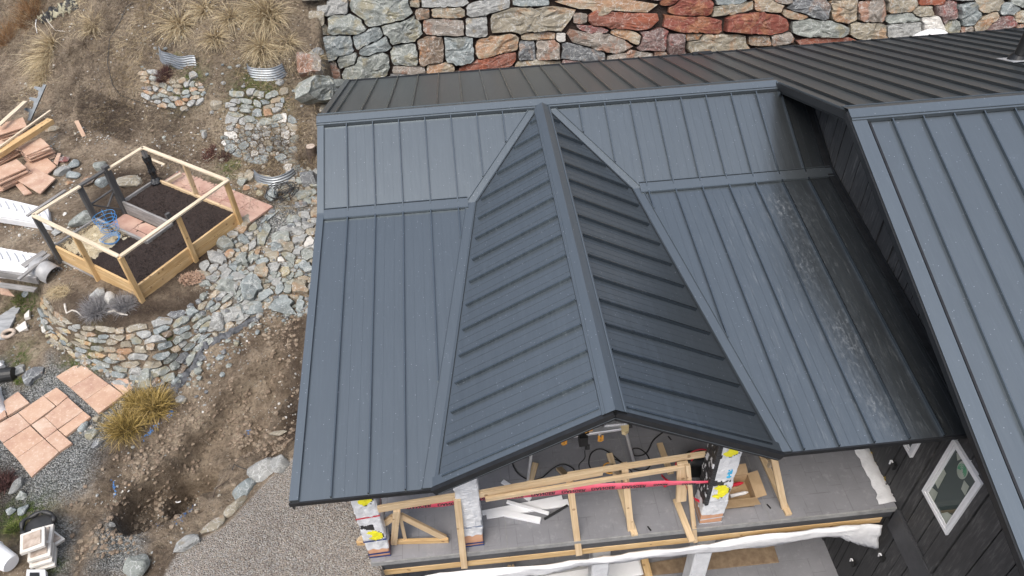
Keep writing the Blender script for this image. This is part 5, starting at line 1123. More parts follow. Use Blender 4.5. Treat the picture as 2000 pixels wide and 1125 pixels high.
# ------------------------------------------------------------------ yard things
def stack(px, py, w_, d_, n, yaw, label, mat=paver, th=.034):
    p = at(px, py); t = thing('slab_stack', p, label, 'slab stack')
    for k in range(n):
        a = yaw+rng.normal(0, .05); dx, dy = rng.normal(0, .025, 2); c, s = math.cos(a), math.sin(a); z = p[2]+k*th
        pts = [(p[0]+dx+c*x-s*y, p[1]+dy+s*x+c*y, z) for x, y in ((-w_/2, -d_/2), (w_/2, -d_/2), (w_/2, d_/2), (-w_/2, d_/2))]
        b = MB(); b.prism(pts, (0, 0, 0), (0, 0, th-.006)); b.build('slab', mat, t, bevel=.003)
stack(28, 268, .62, .5, 9, .5, 'stack of sandstone slabs farthest up the slope under the short board')
stack(5, 310, .55, .6, 8, .9, 'stack of sandstone slabs at the left picture edge under the timber')
stack(80, 308, .50, .48, 9, .7, 'stack of sandstone slabs right of the timber beam')
stack(25, 355, .6, .5, 9, .75, 'stack of sandstone slabs nearest the white foam panel')
slab('sandstone_slab', [(60,307),(91,307),(110,324),(93,339),(41,329)], mat=paver, label='broken five sided sandstone slab lying beside the stacks', cat='stone slab', z=.09, th=.035)
slab('sandstone_slab', [(17,327),(50,338),(36,352),(62,376),(46,380),(14,342)], mat=paver, label='reddish sandstone slab half under the square one', cat='stone slab', z=.05, th=.035)
slab('sandstone_slab', [(34,352),(67,327),(108,348),(78,378)], mat=paver, label='square sandstone slab lying on top in front of the stacks', cat='stone slab', z=.12, th=.035)
slab('sandstone_slab', [(104,317),(112,298),(119,299),(112,322)], mat=paver, label='narrow offcut of sandstone leaning by the stacks', cat='stone slab', z=.06, th=.03)
slab('sandstone_slab', [(0,548),(27,577),(0,573)], mat=paver, label='orange sandstone corner piece below the weathered planks', cat='stone slab', z=.25, th=.04)
P0 = lambda px, py, z: onz(px, py, z)
tag(board('timber_beam', P0(-6, 304, -2.50), P0(100, 236, -2.55), .16, .11, pine_y), 'thick yellow timber beam lying across the sandstone stacks', 'timber beam')
tag(board('lumber_board', P0(-4, 290, -2.42), P0(99, 216, -2.50), .05, .04, pale), 'thin pale board lying behind the yellow timber beam', 'board')
tag(board('lumber_board', P0(-3, 246, -2.55), P0(50, 198, -2.55), .11, .035, pale), 'short pale board on the farthest sandstone stack', 'board')
p = at(165, 268); tag(board('wooden_stake', p-np.array([0, 0, .05]), P0(149, 236, p[2]+.25), .09, .03, simple('faded_board', (.42, .28, .2), (.5, .35, .25), .8)), 'short faded plank leaning on the foot of the slope', 'plank')
tag(board('loose_board', P0(283, 306, -2.93), P0(322, 322, -2.93), .05, .03, pale), 'thin pale stick lying on soil behind the raised bed', 'stick')
tag(board('loose_board', P0(325, 357, -2.85), P0(354, 340, -2.85), .05, .08, pale), 'short board edging the left end of the paver path', 'board')
# notched steel bar
p0, p1 = V(P0(91, 166, -2.35)), V(P0(60, 236, -2.9)); d = (p1-p0).normalized(); s = Vector((-.97, .1, .2)).normalized(); nrm = d.cross(s).normalized(); L = (p1-p0).length
pf = [(0, 0), (L, 0), (L, .07)]
for k in (2, 1, 0): a = L*(.08+.30*k); pf += [(a+.20, .07), (a+.17, .09), (a+.10, .10), (a+.05, .24), (a, .22), (a+.01, .07)]
pf += [(0, .07)]; b = MB(); b.prism([p0+d*a+s*c for a, c in pf], -nrm*.02, nrm*.02); tag(b.build('notched_bar', steel_blue), 'dark blue grey steel bar with three curved notches lying above the slabs', 'metal bar')
# foam panels with teeth
def foam(quad, z, label, nt=9, side=1):
    c = at(*quad[2]); P_ = [V(onz(a, b_, c[2]+z)) for a, b_ in quad]; t = thing('foam_panel', P_[0], label, 'foam panel')
    b = MB(); nn = (P_[1]-P_[0]).cross(P_[2]-P_[0]); P2 = P_ if nn.z > 0 else P_[::-1]; b.prism(P2, (0, 0, -z-.02), (0, 0, 0)); b.build('body', foam_m, t, bevel=.008)
    u = (P_[1]-P_[0]); L = u.length; u.normalize(); w_ = (P_[3]-P_[0]); W = w_.length; w_.normalize(); b = MB()
    for k in range(nt):
        a = P_[0]+u*(L*(k+.35)/nt)+w_*W*.14; m_ = L/nt; q = [a, a+u*m_*.55+w_*W*.30, a+u*m_*.55+w_*W*.42, a+w_*W*.42-u*m_*.25]
        b.prism([x+Vector((0, 0, .0)) for x in q], (0, 0, .001), (0, 0, .035))
    b.build('teeth', foam_m, t)
    b = MB(); q0, q1 = P_[0]+w_*W*.5, P_[1]+w_*W*.5; b.prism([q0, q1, P_[2]-w_*.01, P_[3]-w_*.01], (0, 0, .001), (0, 0, .04)); b.build('rib', foam_m, t, bevel=.006)
foam_m = foam
foam_m = MATS['white_foam']
def dummy(): pass
_ff = foam
_ff([(-40,376),(94,407),(98,441),(-40,419)], .12, 'white toothed foam panel beside the corner of the raised bed')
_ff([(-40,476),(100,500),(62,538),(-40,526)], .16, 'white toothed foam panel framed by weathered planks')
for q0, q1, w_, t_, z0, z1, lb in (((-5,534),(74,548),.04,.16,-3.02,-3.05,'long grey plank along the front of the lower foam panel'),((-5,556),(70,566),.12,.03,-3.25,-3.25,'grey plank on the ground below the lower foam panel'),((36,546),(97,497),.07,.035,-2.85,-2.82,'narrow weathered board lying diagonally over the foam panel'),((45,520),(88,492),.14,.03,-2.88,-2.86,'wide cracked weathered board across the foam panel end'),((60,530),(92,500),.10,.03,-2.92,-2.9,'pale weathered board beside the half pipe')):
    tag(board('weathered_plank', P0(*q0, z0), P0(*q1, z1), w_, t_, grey if lb[0] != 'p' else simple('bleached_wood', (.4, .39, .36), (.55, .53, .49), .8, stretch=(.5, 8, 8))), lb, 'plank')
# half pipe
b = MB(); c = V(at(103, 540)); ax = Vector((-.80, .45, .25)).normalized(); sd_ = ax.cross(Vector((0, 0, 1))).normalized(); u2 = sd_.cross(ax); vs = []
for i in range(2):
    for r_ in (.20, .19):
        for k in range(15): a = math.pi*(k/14)*1.08-.12; vs.append(c+Vector((.05, -.02, .02))+ax*(.42*i)+sd_*(r_*math.cos(a))+u2*(r_*math.sin(a)))
fs = []
for k in range(14): fs += [(k, k+1, 31+k, 30+k), (15+k, 45+k, 46+k, 16+k), (k, 15+k, 16+k, k+1), (30+k, 31+k, 46+k, 45+k)]
b.add(vs, fs); tag(b.build('half_pipe', simple('grey_pvc', (.3, .3, .3), (.42, .42, .42), .5), smooth=True), 'grey half round pipe lying at the corner of the raised bed', 'pipe')
c = at(115, 572); n = 700; a = rng.uniform(0, 6.28, n); q = rng.uniform(0, 1, n)**.6*.22
tag(blades('straw_heap', np.column_stack([c[0]+np.cos(a)*q, c[1]+np.sin(a)*q*.8, np.full(n, c[2]+.02)+(.22-q)*.2]), rng.uniform(.06, .16, n), np.column_stack([rng.normal(0, 1, (n, 2)), rng.uniform(-.2, .4, n)]), .006, rng.uniform(.5, 1, n), bl_tan, seg=2, droop=.2), 'small heap of straw on the soil below the half pipe', 'straw heap')
c = at(375, 545); n = 600; a = rng.uniform(0, 6.28, n); q = rng.uniform(0, 1, n)**.6*.24
tag(blades('wood_chip_heap', np.column_stack([c[0]+np.cos(a)*q, c[1]+np.sin(a)*q*.8, np.full(n, c[2]+.02)+(.24-q)*.2]), rng.uniform(.03, .07, n), np.column_stack([rng.normal(0, 1, (n, 2)), rng.uniform(0, .7, n)]), .02, rng.uniform(.4, .9, n), blade_mat('chips', [(.2, .12, .08), (.4, .27, .19), (.5, .36, .27)]), seg=1, droop=0), 'low mound of brown wood chips between the raised bed and the wall', 'wood chips')
def stick(pxs, r0, label, mat=drift, name='driftwood', up_=.03):
    pts = [V(at(a, b_))+Vector((0, 0, up_+.02*math.sin(i*2))) for i, (a, b_) in enumerate(pxs)]; b = MB(); b.tube(pts, [r0*(1-.6*i/len(pts)) for i in range(len(pts))], 7); return tag(b.build(name, mat, smooth=True), label, name.replace('_', ' '))
stick([(128,596),(130,606),(131,613),(142,608),(152,612),(160,618)], .022, 'forked bleached driftwood on top of the drystone wall at left')
stick([(213,612),(224,610),(236,614),(250,617)], .024, 'short bleached driftwood on the drystone wall below the grey shrub')
stick([(84,24),(95,45),(108,60),(128,64)], .014, 'pale curved dead branch lying below the black bag', name='dead_branch')
stick([(261,8),(248,20),(236,44),(216,78),(212,128),(221,168),(236,189),(270,203),(297,209),(331,216),(353,233)], .010, 'thin black hose looping down the dry slope', mat=hose_m, name='hose', up_=.05)
stick([(353,233),(358,222),(395,200),(408,170)], .008, 'thin black drip line beside the stone horseshoe', mat=hose_m, name='drip_line', up_=.04)
stick([(455,922),(460,912),(470,915),(490,922)], .010, 'short black cable sticking out of the soil near the kerb boulders', mat=hose_m, name='cable', up_=.05)
stick([(418,975),(425,958),(440,945),(450,938)], .010, 'dark root loop beside the pit', mat=bark, name='root', up_=.05)
# corrugated rings
def corrug(pxs, h, label, lean=.25):
    pts = [V(at(a/2.96, b_/2.96)) for a, b_ in pxs]; fine = []
    for i in range(len(pts)-1):
        p_, q_ = pts[i], pts[i+1]; a0 = pts[max(i-1, 0)]; a3 = pts[min(i+2, len(pts)-1)]
        for k in range(6):
            t = k/6; fine.append(.5*((2*p_)+(q_-a0)*t+(2*a0-5*p_+4*q_-a3)*t*t+(3*p_-a0-3*q_+a3)*t**3))
    fine.append(pts[-1]); zt = sum(p.z for p in fine)/len(fine); nv = 36; b = MB(); vs = []; m = len(fine)
    for i, p_ in enumerate(fine):
        tg = (fine[min(i+1, m-1)]-fine[max(i-1, 0)]); tg.z = 0; tg.normalize(); nr = Vector((tg.y, -tg.x, 0))
        for k in range(nv+1): zz = h*(1-k/nv)-.12; vs.append(Vector((p_.x, p_.y, p_.z*.35+zt*.65+zz))+nr*(.012*math.sin(k/nv*6*2*math.pi)+(h-zz)*lean))
    b.add(vs, [(i*(nv+1)+k, i*(nv+1)+k+1, (i+1)*(nv+1)+k+1, (i+1)*(nv+1)+k) for i in range(m-1) for k in range(nv)])
    o = b.build('corrugated_edging', galv, smooth=True); so_ = o.modifiers.new('solid', 'SOLIDIFY'); so_.thickness = .004; tag(o, label, 'metal edging')
corrug([(938,300),(960,345),(1010,358),(1060,368),(1110,345),(1140,350)], .30, 'curved corrugated steel edging above the stone horseshoe')
corrug([(1442,385),(1462,420),(1530,440),(1590,440),(1640,415)], .30, 'curved corrugated steel edging holding the green grass patch')
corrug([(1488,1018),(1520,1052),(1590,1068),(1660,1042),(1700,1005)], .32, 'curved corrugated steel edging beside the black wire coil')
# black wire coil
b = MB(); c = V(at(548, 385))
for k in range(9):
    r_ = .20+.035*(k % 3); tl = .25+.09*k; ph = k*.9
    ce = c+Vector((.10*math.cos(k*2.1)+.02*k, .08*math.sin(k*1.7), .10)); b.tube([ce+Vector((r_*math.cos(t), r_*math.sin(t)*math.cos(tl), .5*r_*math.sin(t+ph*.3)*math.sin(tl)+.03)) for t in np.linspace(0, 6.283, 28)], .0075, 5)
b.tube([c+Vector((-.1+.05*k, .05*math.sin(k), .08+.01*k)) for k in range(8)], .012, 5); tag(b.build('wire_coil', hose_m, smooth=True), 'loose coil of black tubing on the cobbles at the end of the path', 'coil')
# stump
b = MB(); c = V(at(611, 305)); b.tube([c+Vector((0, 0, -.2)), c+Vector((0, 0, .05)), c+Vector((0, 0, .24))], [.12, .11, .105], 14); st_ = b.build('tree_stump', bark); tag(st_, 'short cut stump half hidden behind the roof edge', 'stump')
b = MB(); b.tube([c+Vector((0, 0, .235)), c+Vector((0, 0, .25))], .09, 14); b.build('cut_face', capbrown, st_)
# crumpled black bag
def cloth(name, quad, mat, label, cat, nu=26, nv=10, amp=.05, z=.05, seed=0, sc=6.0):
    b = MB(); vs = []
    for i in range(nu+1):
        for j in range(nv+1):
            a = lerp(lerp(quad[0], quad[1], i/nu), lerp(quad[3], quad[2], i/nu), j/nv); a = (a[0]+2.5*math.sin(i*.9+seed)*(j in (0, nv)), a[1]+2*math.sin(i*1.3+seed)*(j in (0, nv)))
            p_ = V(at(*a)); e = min(j, nv-j, i*1.5, (nu-i)*1.5)/(nv/2); h = z*min(e*1.4, 1)+amp*mnoise.noise(Vector((p_.x*sc, p_.y*sc*1.4, seed)))*min(e+.3, 1)*1.6+amp*.5*mnoise.noise(Vector((p_.x*sc*2.7, p_.y*sc*3, seed))); vs.append(p_+Vector((0, 0, max(h, -.01)+.015)))
    b.add(vs, [(i*(nv+1)+j, i*(nv+1)+j+1, (i+1)*(nv+1)+j+1, (i+1)*(nv+1)+j) for i in range(nu) for j in range(nv)]); o = b.build(name, mat, smooth=True); return tag(o, label, cat)
cloth('plastic_bag', [(70,36),(148,-2),(154,18),(84,48)], simple('mottled_bag', (.015, .015, .016), (.36, .34, .24), .6, scale=5, lo=.48, hi=.56), 'crumpled black and yellow bag lying near the top of the slope', 'bag', amp=.12, z=.10, seed=2)
stick([(72,40),(71,52),(73,66)], .012, 'thin white rod hanging beside the black bag', mat=white, name='rod')
for k, q in enumerate(([(372,716),(395,672),(402,680),(384,722)], [(392,672),(440,650),(444,662),(398,684)], [(436,652),(505,615),(508,622),(442,664)], [(330,758),(372,712),(384,722),(345,768)])):
    cloth('landscape_fabric', q, fabric, ('crumpled grey fabric strip running down from the wall corner', 'grey fabric strip folded at the middle of the wall base', 'grey fabric strip below the flagstones nearest the roof', 'torn grey fabric strip by the brown rock')[k], 'fabric', nu=16, nv=6, amp=.03, z=.04, seed=k+5)
# blue marking paint on the soil
bluep2 = simple('blue_paint', (.05, .13, .30), (.09, .22, .45), .8, scale=20)
b = MB(); cl = [((278,860),(312,825),26), ((330,815),(340,800),10), ((222,940),(224,972),14), ((345,1022),(378,990),14), ((306,1026),(314,1026),4), ((362,738),(368,728),6), ((478,860),(488,840),5)]
for (a, c, n) in cl:
    for k in range(n*2):
        t = rng.uniform(); x, y = a[0]+(c[0]-a[0])*t+rng.normal(0, 2.2), a[1]+(c[1]-a[1])*t+rng.normal(0, 2.2); p_ = V(at(x, y)); s_ = rng.uniform(.004, .014); nr = gnormal(p_); u_ = nr.orthogonal().normalized(); v_ = nr.cross(u_)
        b.add([p_+nr*.012+u_*s_*math.cos(q_)*rng.uniform(.6, 1.3)+v_*s_*math.sin(q_) for q_ in np.linspace(0, 6.28, 7)[:-1]], [tuple(range(6))])
tag(b.build('marking_paint', bluep2, own=False), kind='stuff', label='blue spray paint dashes on the excavated soil', cat='paint marks')
# small yard items lower left
slab('slate_slab', [(-10,592),(41,597),(8,660),(-10,662)], mat=slate, label='large grey slate slab lying flat at the left picture edge', cat='stone slab', z=.08, th=.05)
for q, lb in (([(47,614),(57,604),(57,618),(47,621)],'small cream brick standing on the yard soil'),([(29,640),(49,626),(53,640),(38,648)],'cream brick lying below the slate slab')): slab('cream_brick', q, mat=capstone, label=lb, cat='brick', z=.07, th=.07)
b = MB(); c = V(at(19, 655)); b.tube([c+Vector((.10*math.cos(t), .09*math.sin(t), .05)) for t in np.linspace(0, 6.283, 22)], .035, 8); tag(b.build('clay_ring', capbrown, smooth=True), 'round weathered clay ring on the ground by the slate slab', 'clay ring')
cloth('white_sack', [(-30,752),(2,758),(16,806),(-30,862)], tarp, 'white plastic sack lying over the patio at the left edge', 'sack', nu=12, nv=10, amp=.10, z=.25, seed=9, sc=4)
cloth('white_sheet', [(-25,700),(8,708),(14,722),(-25,730)], tarp, 'small white plastic sheet by the dark rock at the left edge', 'plastic sheet', nu=10, nv=6, amp=.06, z=.12, seed=12, sc=5)
b = MB(); c = V(at(12, 742)); b.tube([c+Vector((-.2, 0, .12)), c+Vector((.18, .02, .12))], [.13, .12], 16); tag(b.build('black_pot', boot), 'black plastic pot lying behind the white sack', 'plant pot')
CAP = []
def cap(px, py, w_, yaw, z, lb, tilt=(0, 0, 1)):
    p_ = onz(px, py, -3.80+z); t = thing('cap_stone', p_, lb, 'concrete cap'); up_ = V(tilt).normalized(); a = Vector((math.cos(yaw), math.sin(yaw), 0)); a = (a-up_*a.dot(up_)).normalized(); c_ = up_.cross(a); P_ = V(p_)
    q = lambda s_: [P_+a*x*s_+c_*y*s_ for x, y in ((-w_/2, -w_/2), (w_/2, -w_/2), (w_/2, w_/2), (-w_/2, w_/2))]
    b = MB(); b.prism(q(1), -up_*.06, Vector()); b.build('plate', capstone, t, bevel=.006)
    b = MB(); b.prism(q(.72), up_*.0005, up_*.016); b.build('stained_centre', capbrown, t, bevel=.004)
cap(86, 1092, .30, .25, .10, 'lowest square concrete cap of the fanned stack'); cap(81, 1083, .30, .22, .19, 'second square concrete cap from the bottom of the fanned stack'); cap(77, 1072, .30, .25, .28, 'third square concrete cap of the stack with a stained centre'); cap(63, 1054, .32, .32, .46, 'top square concrete cap with four raised lugs')
cap(80, 1046, .30, .2, .30, 'square concrete cap half hidden behind the top one'); cap(97, 1052, .28, -.5, .16, 'square concrete cap leaning behind the stack', tilt=(.4, .2, .8))
fr_ = slab('concrete_frame', [(52,1112),(88,1112),(90,1130),(50,1130)], mat=foam_m, label='white square frame at the bottom picture edge', cat='frame', z=.08, th=.08); slab('opening', [(58,1118),(76,1118),(77,1130),(57,1130)], mat=dark, z=.084, th=.002, parent=fr_)
b = MB(); c = V(at(80, 1030)); b.tube([c+Vector((.23*math.cos(t), .19*math.sin(t), .10+.02*math.sin(5*t))) for t in np.linspace(0, 6.283, 26)], [.03+.012*math.sin(i*1.7) for i in range(26)], 7); b.add([c+Vector((.2*math.cos(t), .17*math.sin(t), .06)) for t in np.linspace(0, 6.283, 17)[:-1]], [tuple(range(16))]); tag(b.build('grow_bag', hose_m, smooth=True), 'crumpled black grow bag behind the stacked concrete caps', 'grow bag')
b = MB(); c = V(at(14, 1100))+Vector((0, 0, .14)); dr = Vector((.75, -.45, -.1)).normalized(); b.tube([c-dr*.20, c-dr*.17, c+dr*.14, c+dr*.17], [.16, .155, .13, .115], 24); t_ = b.build('white_bucket', white); tag(t_, 'white plastic bucket lying on its side at the left edge', 'bucket')
b = MB(); b.tube([c-dr*.19+dr.orthogonal().normalized()*.16*math.cos(t)+dr.cross(dr.orthogonal()).normalized()*.16*math.sin(t) for t in np.linspace(0, 6.283, 24)], .010, 6); b.build('rim', white, t_)
b = MB(); b.tube([V(at(350, 978))+Vector((.05*math.cos(t), .05*math.sin(t), .03)) for t in np.linspace(2.6, 5.6, 10)], .012, 6); tag(b.build('pipe_scrap', white), 'curved scrap of white pipe at the bottom of the pit', 'pipe scrap')
# pale dome and black chimney stub behind the back roof
b = MB(); c = ony(1822, 66, 5.0); P_ = []; 
for i in range(7):
    for k in range(16): a = k*math.pi/8; r_ = .62*math.cos(i/6*math.pi/2); P_.append((c[0]+r_*math.cos(a)*1.0, 5.0+r_*math.sin(a)*.5, -2.42+.55*math.sin(i/6*math.pi/2)+.02*math.sin(k*3)))
b.add(P_, [(i*16+k, i*16+(k+1) % 16, (i+1)*16+(k+1) % 16, (i+1)*16+k) for i in range(6) for k in range(16)]); b.tube([(c[0], 5.0, -3.3), (c[0], 5.0, -2.4)], .58, 16); tag(b.build('covered_tank', tarp, smooth=True), 'pale domed tank top showing between the back roof and the boulder wall', 'tank')
# ------------------------------------------------------------------ deck: temporary guard frame
def D(px, py, z=0.0): return onz(px, py, ZD+z)
RZ = ZD+1.22
GR = thing('guard_rail', D(1125, 1075), 'temporary pine guard rail of leaning A frames and doubled rails along the deck edge', 'guard rail')
def rl(name, a, c, w_, t_, mat=pine, z0=RZ, z1=RZ, **k): return board(name, onz(*a, z0), onz(*c, z1), w_, t_, mat, GR, **k)
rl('rail', (738, 994), (936, 962), .04, .12); rl('rail', (930, 966), (1177, 921), .045, .12); rl('rail', (948, 975), (1336, 912), .04, .075, z0=RZ-.06, z1=RZ-.06); rl('rail', (1108, 928), (1472, 872), .05, .08, z0=RZ+.01, z1=RZ+.01)
yo = yD-.045
def fpost(top, bot, w_=.09, t_=.045, zt=RZ+.03, out=True, mat=pine):
    q = ony(*bot, yo) if out else D(*bot, .02); return board('post', q, onz(*top, zt), w_, t_, mat, GR, up=(0, -1, .3))
fpost((893, 975), (907, 1108)); fpost((1111, 928), (1131, 1083))
fpost((1219, 905), (1232, 1035), out=False); fpost((1343, 908), (1358, 1058), .06); board('post', D(1330, 978, .42), onz(1333, 903, RZ+.03), .14, .045, pine, GR, up=(0, -1, .3)); fpost((1509, 884), (1532, 992), out=False, zt=RZ-.05)
board('post', D(1503, 910, .45), onz(1521, 886, RZ-.1), .07, .05, pale, GR, up=(0, -1, .3))
for a, c in (((1190, 886), (1240, 1046)), ((1478, 868), (1541, 1006)), ((1030, 960), (1046, 905)), ((1320, 975), (1352, 1058)), ((775, 965), (783, 880)), ((1288, 866), (1310, 925))):
    board('base_plate', D(*a, .025), D(*c, .025), .09, .04, pine, GR)
board('base_plate', D(1092, 915, .3), D(1112, 935, .9), .09, .04, pine, GR)
board('brace', D(1196, 912, .06), onz(1222, 935, RZ-.2), .045, .09, pine, GR); board('brace', D(1485, 880, .06), onz(1512, 900, RZ-.25), .045, .09, pine, GR)
# triangular end frame
q0, q1 = D(697, 1058, .045), D(878, 1053, .045); q1[1] = q0[1]+(q1[1]-q0[1])
board('base_plate', D(697, 1060, .05), D(876, 1055, .05), .04, .09, pine_y, GR); 
board('post', D(769, 1062, .02), onz(775, 997, RZ-.08), .09, .045, pine, GR, up=(0, -1, .3)); board('post', D(791, 1052, .05), onz(779, 1000, ZD+.95), .045, .07, pine, GR)
board('brace', D(868, 1050, .08), onz(781, 1006, ZD+.85), .045, .09, pine, GR); board('brace', D(703, 1056, .08), onz(770, 1008, ZD+.85), .045, .09, pine, GR)
# danger tape with its printing seen upside down
TZ = ZD+1.02
tp = [(735, 985), (860, 978), (935, 966), (1050, 957), (1170, 945), (1290, 938), (1404, 934)]
pts = [V(onz(a, c+6, TZ)) for a, c in tp]; TP = thing('danger_tape', pts[0], 'red DANGER barrier tape strung between the wrapped columns', 'barrier tape')
upv = Vector((0, .25, 1)).normalized(); hw = [.035, .055, .05, .06, .058, .045, .012]; vs = []; b = MB(); NS = 8; P3 = []
for i in range(len(pts)-1):
    for k in range(NS):
        t = k/NS; P3.append((pts[i].lerp(pts[i+1], t)+Vector((0, 0, -.01*math.sin(math.pi*t))), hw[i]*(1-t)+hw[i+1]*t))
P3.append((pts[-1], hw[-1])); 
for (p, h) in P3: vs += [p-upv*h, p+Vector((0, .008, 0)), p+upv*h]
b.add(vs, [(i*3+k, (i+1)*3+k, (i+1)*3+k+1, i*3+k+1) for i in range(len(P3)-1) for k in range(2)]); o = b.build('ribbon', tape_m, TP, smooth=True, own=False)
so_ = o.modifiers.new('solid', 'SOLIDIFY'); so_.thickness = .001
for i, (a, c) in enumerate(((758, 989), (818, 985), (878, 980), (943, 972), (1000, 967), (1061, 960), (1120, 953), (1178, 947), (1238, 943), (1290, 939), (1345, 936))):
    cu = bpy.data.curves.new('print', 'FONT'); cu.body = 'DANGER'; cu.size = .085 if i not in (0, 9, 10) else .05; cu.align_x = 'CENTER'; cu.align_y = 'CENTER'; cu.offset = .0025
    to = bpy.data.objects.new('print_tmp', cu); COL.objects.link(to); bpy.context.view_layer.update()
    me = bpy.data.meshes.new_from_object(to.evaluated_get(bpy.context.evaluated_depsgraph_get())); bpy.data.objects.remove(to)
    p = V(onz(a, c+4, TZ)); j = min(range(len(pts)), key=lambda k: (pts[k]-p).length); d = (pts[min(j+1, len(pts)-1)]-pts[max(j-1, 0)]).normalized()
    nr = d.cross(upv).normalized()
    if nr.y > 0: nr = -nr
    # put the word on the ribbon itself
    bi = min(range(len(P3)-1), key=lambda k: (P3[k][0]-p).length); s0 = P3[bi][0]; p = s0+d*((p-s0).dot(d)); p = p-upv*.012+nr*.012
    for v in me.vertices: x, y = v.co.x*.92, v.co.y; v.co = p+d*x-upv*y*.72
    me.materials.append(blackp); me.flip_normals(); to = bpy.data.objects.new('printed_word', me); COL.objects.link(to); to.parent = TP; to.matrix_parent_inverse = TP.matrix_basis.inverted()
# red straps round the post
for i, (pl, lb) in enumerate((([(1320, 905, 1.2), (1326, 925, 1.0), (1338, 945, .8), (1348, 965, .55), (1358, 975, .4), (1372, 982, .35)], 'red strap hanging loosely from the guard post to the printed column'), ([(1292, 928, .6), (1300, 936, .5), (1310, 944, .45), (1296, 950, .4)], 'red crumpled strap on the deck left of the wide post'))):
    b = MB(); pp = [V(D(a, c, z)) for a, c, z in pl]
    for p, q in zip(pp[:-1], pp[1:]): b.bar(p, q, .035, .006)
    tag(b.build('red_strap', redp), lb, 'strap')
# trim offcuts
def pc(a, c, w_, t_, mat, lb, z=.02, name='trim_offcut'): tag(board(name, D(*a, z), D(*c, z), w_, t_, mat), lb, 'trim board')
pc((942, 1002), (1098, 972), .07, .03, white, 'long white trim board lying farther back on the deck'); pc((950, 1007), (1110, 981), .10, .035, white, 'widest white trim board lying in front of its twin', .025); pc((981, 940), (1036, 976), .07, .025, white, 'short white trim offcut behind the tape', .015)
pc((990, 980), (1072, 1003), .05, .03, white, 'narrow white trim offcut crossing over the long ones', .065); pc((986, 1003), (1056, 1017), .085, .05, white, 'grey edged white trim offcut nearest the deck edge', .03); pc((1063, 1014), (1109, 987), .035, .02, blackp, 'short black trim strip beside the white offcuts', .05)
# rolled membrane at the wall
b = MB(); a, c = V(D(1680, 873, .02)), V(D(1737, 984, .02)); n = 18; vs = []
for i in range(n+1):
    p = a.lerp(c, i/n); wd = .11+.008*math.sin(i*1.1)+(.04 if i > n-3 else 0)
    for k in range(7): u = k/6*2-1; vs.append(p+Vector((u*wd, 0, .03*(1-u*u)+.014*math.sin(i*1.9+k*1.3)+.01)))
b.add(vs, [(i*7+k, i*7+k+1, (i+1)*7+k+1, (i+1)*7+k) for i in range(n) for k in range(6)]); tag(b.build('folded_membrane', tarp, smooth=True), 'folded white membrane strip lying along the dark wall on the deck', 'membrane')
b = MB(); rr = random.Random(4); a, c = V(D(1700, 872, .02)), V(D(1738, 955, .02))
for k in range(60): p = a.lerp(c, k/60)+Vector((rr.uniform(-.03, .03), 0, rr.uniform(0, .02))); b.bar(p, p+Vector((rr.uniform(-.03, .03), .03, .01)), .02, .012, mi=rr.choice([0, 1, 1]))
tag(b.build('warning_strip', [simple('ochre_strip', (.4, .28, .03), (.5, .36, .05), .6), blackp]), 'yellow and black mottled strip between the membrane and the wall', 'warning strip')
# cardboard box with caulk tubes
cb = D(1432, 968); BX = thing('cardboard_box', cb, 'open cardboard box on the deck behind the printed column', 'cardboard box'); b = MB(); x, y, z = cb; w_, d_, h_ = .24, .20, .22
for (x0, y0, x1, y1) in ((-w_, -d_, w_, -d_+.012), (-w_, d_-.012, w_, d_), (-w_, -d_+.012, -w_+.012, d_-.012), (w_-.012, -d_+.012, w_, d_-.012)): b.box((x+x0, y+y0, z), (x+x1, y+y1, z+h_))
b.box((x-w_, y-d_, z+.0), (x+w_, y+d_, z+.01)); b.build('carton', card, BX)
for p, q in (((-w_, -d_), (w_, -d_)), ((w_, -d_), (w_, d_)), ((-w_, d_), (-w_, -d_)), ((w_, d_), (-w_, d_))):
    e = V((p[1]-q[1], q[0]-p[0], 0)).normalized()*-.13; P_, Q_ = Vector((x+p[0], y+p[1], z+h_)), Vector((x+q[0], y+q[1], z+h_)); b = MB(); b.prism([P_, Q_, Q_-e*-1+Vector((0, 0, .05)), P_-e*-1+Vector((0, 0, .05))], (0, 0, -.004), (0, 0, .004)); b.build('flap', card, BX)
for k, (dx, dy, dz, ml, lb) in enumerate(((.05, -.05, .08, white, 'white caulk tube lying in the cardboard box'), (.0, .06, .16, redp, 'red tipped tube standing in the cardboard box'), (-.08, .02, .12, card, 'brown packet in the cardboard box'))):
    b = MB(); b.tube([(x+dx-.12, y+dy, z+dz), (x+dx+.10, y+dy+.03, z+dz), (x+dx+.15, y+dy+.035, z+dz)], [.026, .026, .008], 12); tag(b.build('caulk_tube', ml), lb, 'tube')
# tool bag
c = V(D(1362, 915)); TBG = thing('tool_bag', c, 'black tool bag with red handles behind the printed column', 'tool bag'); b = MB(); vs = []
for i in range(5):
    zz = i*.075; s_ = 1-.05*i*i/4
    for k in range(16): a = k*math.pi/8; vs.append(c+Vector((.26*s_*math.copysign(abs(math.cos(a))**.5, math.cos(a)), .15*s_*math.copysign(abs(math.sin(a))**.5, math.sin(a))+.01*math.sin(k*3), zz)))
b.add(vs, [(i*16+k, i*16+(k+1) % 16, (i+1)*16+(k+1) % 16, (i+1)*16+k) for i in range(4) for k in range(16)]+[tuple(64+k for k in range(16))]); b.build('bag_body', boot, TBG, smooth=True)
for s_ in (-.05, .05): b = MB(); b.tube([c+Vector((.14*math.cos(t), s_, .29+.12*math.sin(t))) for t in np.linspace(0, math.pi, 12)], .012, 6); b.build('handle', redp, TBG)
